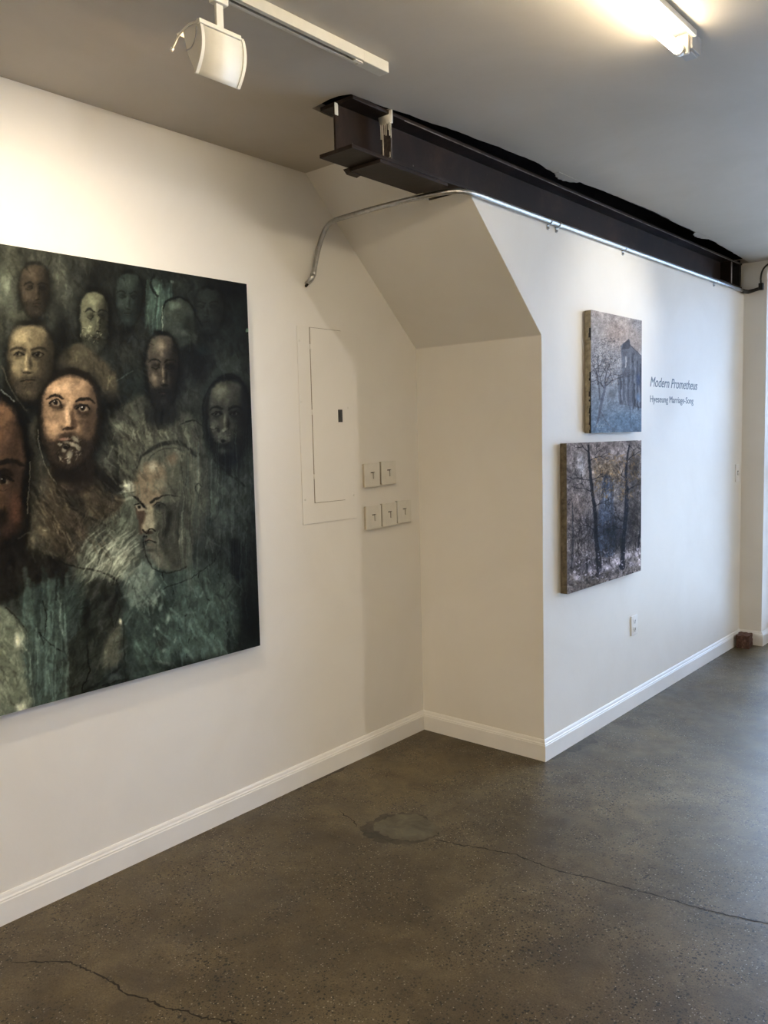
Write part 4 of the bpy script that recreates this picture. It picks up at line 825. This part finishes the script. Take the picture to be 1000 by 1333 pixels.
def tree(c, x, y, ang, ln, wd, col, depth, al=.85, spread=.5):
    if depth == 0 or wd < .25: return
    nx, ny = x+math.cos(ang)*ln, y+math.sin(ang)*ln; m = ((x+nx)/2+c.r.normal(0, ln*.07), (y+ny)/2)
    c.line([(x, y), m, (nx, ny)], [wd, wd*.85, wd*.7], col, al, .45)
    for k in range(2+(c.r.random() < .4)):
        tree(c, nx, ny, ang+c.r.normal(0, spread)+(-.32 if k % 2 else .32), ln*c.r.uniform(.62, .86), wd*.66, col, depth-1, al*.96, spread)
def paint_winter():
    c = Canvas(760, 395, 845, 580, 7, (150, 150, 156), 21)
    Y = (c.y0+np.arange(c.h)/c.s)[:, None]; t = np.clip((Y-405)/158, 0, 1)[..., None]
    top = np.array((158, 152, 152.)); midc = np.array((140, 144, 154.)); lo = np.array((98, 118, 142.))
    c.a = np.where(t < .5, top+(midc-top)*t*2, midc+(lo-midc)*(t-.5)*2)+np.zeros_like(c.a)
    c.blob(805, 435, 34, 30, (176, 158, 150), .6, 1); c.blob(828, 450, 14, 22, (180, 166, 162), .5, 1); c.blob(832, 420, 14, 18, (130, 134, 146), .6, 1); c.blob(775, 420, 10, 18, (136, 134, 134), .6, 1)
    n1 = c.fbm(16, 12, 5)-.5; n3 = c.fbm(1.4, 1.1, 3)-.5; c.a *= (1+.34*n1+.30*n3)[..., None]
    c.strokes(900, 765, 400, 840, 570, 6, 1.4, .9, 1.2, .09, .5)
    # roofless tall building seen at an angle
    c.poly([(808, 570-120), (811, 447), (820, 442), (821, 451), (836, 466), (838, 532), (806, 526), (804, 494), (810, 486)], (92, 98, 112), .92, 1.2, smooth=False)
    c.poly([(809, 455), (811, 447), (819, 441), (821, 449), (819, 454)], (72, 74, 84), .9, .8, smooth=False); c.line([(821, 450), (836, 465)], 1.6, (70, 74, 86), .8)
    for x, y0_, y1_, w2 in ((815, 464, 478, 1.6), ):
        c.line([(x, y0_), (x, y1_)], w2, (176, 178, 184), .85)
    for x, y0_, y1_, g in ((824, 460, 532, .70), (830, 470, 534, .62), (818, 486, 528, .75), (808, 490, 524, .7), (812, 486, 520, .8), (834, 474, 530, .6), (826, 500, 528, .5)):
        c.line([(x, y0_), (x+.4, y1_)], 1.5, np.array((86, 94, 112))*g*1.1, .75)
    for x, y0_, y1_ in ((821, 462, 500), (827, 470, 520), (832, 505, 528), (815, 490, 524), (810, 492, 520)): c.line([(x, y0_), (x, y1_)], 1.0, (138, 148, 164), .6)
    c.blob(831, 494, 4.5, 12, (70, 84, 116), .7, .8); c.blob(831, 517, 4, 8, (108, 132, 168), .7, .8); c.strokes(180, 806, 460, 838, 530, 10, 1.1, 1.55, .1, .14, .5)
    c.blob(812, 548, 34, 16, (100, 122, 146), .8, .8); c.blob(797, 515, 8, 12, (98, 104, 116), .6, .9); c.strokes(300, 770, 530, 840, 566, 9, 1.6, .2, .5, .09, .5)
    c.line([(820, 520), (821, 558)], .9, (74, 84, 104), .7)
    # bare tree
    c.warp(5, .5)
    dk = (70, 72, 82); c.curve([(776, 556), (780, 540), (783, 524), (787, 508), (788, 498)], [1.2, 3.2, 3.4, 3, 2.4], (86, 92, 108), .85, .8)
    c.curve([(782, 536), (790, 550), (796, 556)], [1.6, 1.2], (88, 96, 112), .7); c.curve([(781, 520), (780, 508), (779, 498)], [2, 1.6], (84, 88, 100), .8)
    for a, x, y, l in ((-1.45, 788, 500, 15), (-1.9, 786, 505, 15), (-1.1, 789, 498, 14), (-1.75, 779, 500, 14), (-.7, 789, 502, 11), (-2.3, 784, 502, 10)): tree(c, x, y, a, l, 1.9, dk, 7, .8, .42)
    c.strokes(420, 771, 440, 806, 500, 2.6, .8, 1.2, 1.5, .25, .6, (74, 74, 82)); c.strokes(260, 771, 450, 806, 500, 2.2, .9, 1.2, 1.5, .1, .6, (178, 174, 174)); c.strokes(60, 772, 545, 800, 566, 3, .8, .5, 1.5, .2, .6, (150, 162, 176))
    n4 = c.fbm(5, 3.5, 3)-.5; n5 = c.fbm(1.2, 1.0, 2)-.5; c.a *= (1+.34*n4+.22*n5)[..., None]; c.warp(2.5, .35)
    return c
def paint_forest():
    c = Canvas(728, 560, 845, 785, 6, (122, 120, 124), 33)
    c.blob(790, 590, 60, 34, (134, 130, 134), .8, 1); c.blob(757, 606, 10, 22, (158, 162, 174), .8, 1); c.blob(790, 612, 34, 26, (142, 130, 112), .8, 1); c.blob(826, 600, 14, 30, (100, 96, 92), .7, 1); c.blob(752, 660, 24, 40, (124, 118, 120), .7, 1); c.blob(795, 690, 48, 44, (66, 70, 84), .85, 1)
    c.blob(826, 680, 14, 60, (82, 76, 74), .7, 1); c.blob(770, 735, 50, 26, (84, 84, 92), .9, 1); c.blob(760, 757, 40, 14, (110, 108, 108), .7, 1)
    n1 = c.fbm(14, 10, 5)-.5; n3 = c.fbm(2.0, 1.3, 3)-.5; c.a *= (1+.5*n1+.42*n3)[..., None]
    c.strokes(1300, 735, 568, 840, 775, 8, 1.8, 1.3, .8, .16, .5)
    # pale ruin between the trunks
    c.poly([(784, 650), (783, 628), (790, 618), (797, 625), (799, 660), (800, 720), (778, 716), (780, 660)], (88, 98, 118), .8, 2.5)
    for x in (787, 790.5, 794): c.line([(x, 636), (x, 664)], 1, (150, 160, 176), .65)
    c.poly([(785, 640), (786, 627), (791, 620), (792, 632), (790, 642)], (62, 72, 92), .8, 1.5); c.blob(799, 626, 4, 7, (176, 184, 196), .6, .9, .5); c.blob(797, 690, 12, 28, (54, 60, 74), .6, .9)
    c.strokes(240, 778, 630, 802, 720, 12, 1.1, 1.55, .12, .2, .5)
    # snow on the ground
    for x, y, rx, ry in ((800, 730, 14, 9), (816, 722, 10, 8), (790, 738, 10, 7), (772, 745, 9, 6), (752, 750, 10, 8), (830, 716, 6, 10), (822, 734, 8, 5)): c.blob(x, y, rx, ry, (176, 174, 186), .8, .9)
    c.strokes(220, 742, 715, 838, 756, 4, 1.6, 1, 1.2, .2, .6)
    dk = (42, 43, 52)
    for i in range(46):
        x = c.r.uniform(742, 836); y = c.r.uniform(690, 735); tree(c, x, y, -1.57+c.r.normal(0, .15), c.r.uniform(7, 15), 1.3, (64, 62, 68), 5, .6, .45)
    c.curve([(766, 580), (768, 610), (771, 640), (775, 670), (776, 700), (780, 735), (779, 748)], [2.2, 3.6, 4, 4.4, 5, 6.5, 8], dk, .93, .9)
    c.curve([(819, 580), (815, 612), (816, 640), (815, 670), (812, 700), (811, 725), (810, 738)], [1.6, 3, 4.4, 5, 4.8, 5, 8], (44, 47, 60), .93, .9)
    c.curve([(834, 640), (834, 680), (831, 712)], [1, 2.2, 2.4], dk, .8); c.curve([(745, 655), (746, 700), (744, 740)], [1.2, 2.2, 2], (70, 72, 80), .8); c.line([(764, 728), (765, 744)], 2, dk, .85)
    for x, y, a in ((767, 600, -.5), (769, 625, -.35), (770, 640, -2.7), (773, 660, -.5), (768, 625, 3.3), (816, 625, -2.4), (816, 640, -.7), (814, 680, -2.6), (817, 600, -.8), (766, 588, -2.4), (814, 690, -2.9), (774, 690, -2.5)): tree(c, x, y, a, 9, 1.4, dk, 5, .8, .45)
    for i in range(16):
        x = c.r.uniform(780, 834); y = c.r.uniform(625, 650); tree(c, x, y, -1.57+c.r.normal(0, .5), c.r.uniform(8, 13), 1.0, (84, 76, 66), 5, .55, .5)
    c.strokes(600, 740, 600, 838, 740, 3, .8, 1.2, 1.5, .3, .55, (60, 58, 62)); c.strokes(420, 740, 600, 838, 735, 2.4, .8, 1.2, 1.5, .15, .5, (150, 146, 142))
    c.blob(780, 762, 40, 10, (92, 88, 86), .6, 1); c.strokes(160, 742, 744, 836, 775, 7, 2.5, .3, .6, .3, .5, (96, 92, 92))
    for x, y, rx, ry in ((796, 736, 10, 6), (818, 724, 8, 7), (752, 752, 7, 6), (783, 742, 5, 5), (768, 742, 5, 6), (828, 722, 5, 6)): c.blob(x, y, rx, ry, (186, 184, 198), .55, .9)
    c.strokes(90, 745, 718, 836, 756, 4, 1.8, 1, 1.0, .12, .6, (184, 182, 196)); c.strokes(120, 745, 722, 836, 760, 4, 1.2, 1.4, .6, .2, .6, (50, 50, 58))
    c.strokes(140, 772, 590, 832, 650, 6, 2.2, .9, 1.2, .16, .35, (140, 118, 84)); c.mul(826, 640, 12, 90, .8); c.mul(795, 700, 34, 34, .8)
    n4 = c.fbm(6, 4, 3)-.5; n5 = c.fbm(1.4, 1.0, 2)-.5; c.a *= (1+.6*n4+.3*n5)[..., None]; c.warp(3, .5)
    c.a = 105*(np.clip(c.a, 0, 255)/105)**1.35*.93; c.a *= np.array((1.04, 1.0, .95))
    return c

def s2l(a):
    a = np.clip(a/255, 0, 1); return np.where(a <= .04045, a/12.92, ((a+.055)/1.055)**2.4)
def oil(name, rough, bumps, spec=.06):
    t = NT(name); at = t.n.new('ShaderNodeAttribute'); at.attribute_name = 'paint'; t.base(at.outputs['Color'])
    t.rough(rough); t.b.inputs['Specular IOR Level'].default_value = spec
    mp = t.n.new('ShaderNodeMapping'); mp.inputs['Scale'].default_value = (1, 1, .35); t.l.new(t.tc.outputs['Object'], mp.inputs[0])
    t.bump(t.noise(160, 5, .7, vec=mp.outputs[0]), bumps, .0015); return t.m
def painting(name, label, cv_, root_loc, rz, W_, H_, depth, ny, nz, gain, side, rough, tint=(1, 1, 1)):
    t = thing(name, label, 'painting', root_loc, rz)
    ys_, zs_ = np.linspace(0, W_, ny), np.linspace(0, H_, nz); Yg, Zg = np.meshgrid(ys_, zs_)
    co = np.stack([np.full(Yg.size, depth), Yg.ravel(), Zg.ravel()], 1)
    wx = root_loc[0]+co[:, 0]*math.cos(rz)-co[:, 1]*math.sin(rz); wy = root_loc[1]+co[:, 0]*math.sin(rz)+co[:, 1]*math.cos(rz); wz = root_loc[2]+co[:, 2]
    px, py = project(wx, wy, wz)                       # the picture was sketched in the photograph's proportions
    col = s2l(cv_.sample(px, py))*gain*np.array(tint)
    me = bpy.data.meshes.new('painted_front'); idx = np.arange(ny*nz).reshape(nz, ny)
    q = np.stack([idx[:-1, :-1].ravel(), idx[:-1, 1:].ravel(), idx[1:, 1:].ravel(), idx[1:, :-1].ravel()], 1)
    me.vertices.add(len(co)); me.vertices.foreach_set('co', co.ravel()); me.loops.add(q.size); me.loops.foreach_set('vertex_index', q.ravel().astype(np.int32))
    me.polygons.add(len(q)); me.polygons.foreach_set('loop_start', np.arange(0, q.size, 4, dtype=np.int32)); me.polygons.foreach_set('loop_total', np.full(len(q), 4, np.int32)); me.update(); me.validate()
    at = me.color_attributes.new('paint', 'FLOAT_COLOR', 'POINT'); at.data.foreach_set('color', np.concatenate([np.clip(col, 0, .9), np.ones((len(co), 1))], 1).ravel().astype(np.float32))
    me.materials.append(oil(name+' oil paint', rough, .35, .07 if rough < .55 else .015)); o = bpy.data.objects.new('painted_front', me); C.objects.link(o); o.parent = t
    link('stretched_canvas', B((.004, .0008, .0008, depth-.0006, W_-.0008, H_-.0008)), side, t, bevel=.002)
    link('stretcher_bar', B((0, .012, .012, .006, W_-.012, .03), (0, .012, H_-.03, .006, W_-.012, H_-.012), (0, .012, .03, .006, .03, H_-.03), (0, W_-.03, .03, .006, W_-.012, H_-.03)), simple('pine bar', (.38, .28, .17), .7), t)
    return t
yl = -2.385
P1 = painting('crowd_painting', 'large dark oil painting of many bearded heads on the left wall', paint_crowd(), LW(yl, .632), DEV, yl*-1-1.046, 1.336, .04, 640, 660, GAIN1, M['canvas_dark'], .5)
P2 = painting('winter_tree_painting', 'upper small blue-grey canvas of bare tree and tall building', paint_winter(), (w, .367, 1.400), 0, .534, .541, .036, 230, 330, GAIN2, M['canvas_side'], .6)
P3 = painting('forest_painting', 'lower larger canvas of dark winter tree trunks and snow', paint_forest(), (w, .142, .706), 0, .759, .653, .036, 300, 380, GAIN3, M['canvas_umber'], .6)
P3.rotation_euler = (0, 0, 0)
# dried paint marks on the left edges of the small canvases
rr = random.Random(12)
for z0, z1 in ((0.0, .26), (.41, .46)):
    z = z0; bm = bmesh.new()
    while z < z1:
        d = rr.uniform(.006, .022); wd = rr.uniform(.004, .012); box(bm, .036-wd, -.0003, z-.001, .036, .0012, z+d+.001); z += d
    link('edge_paint', bm, M['ink'], P2)
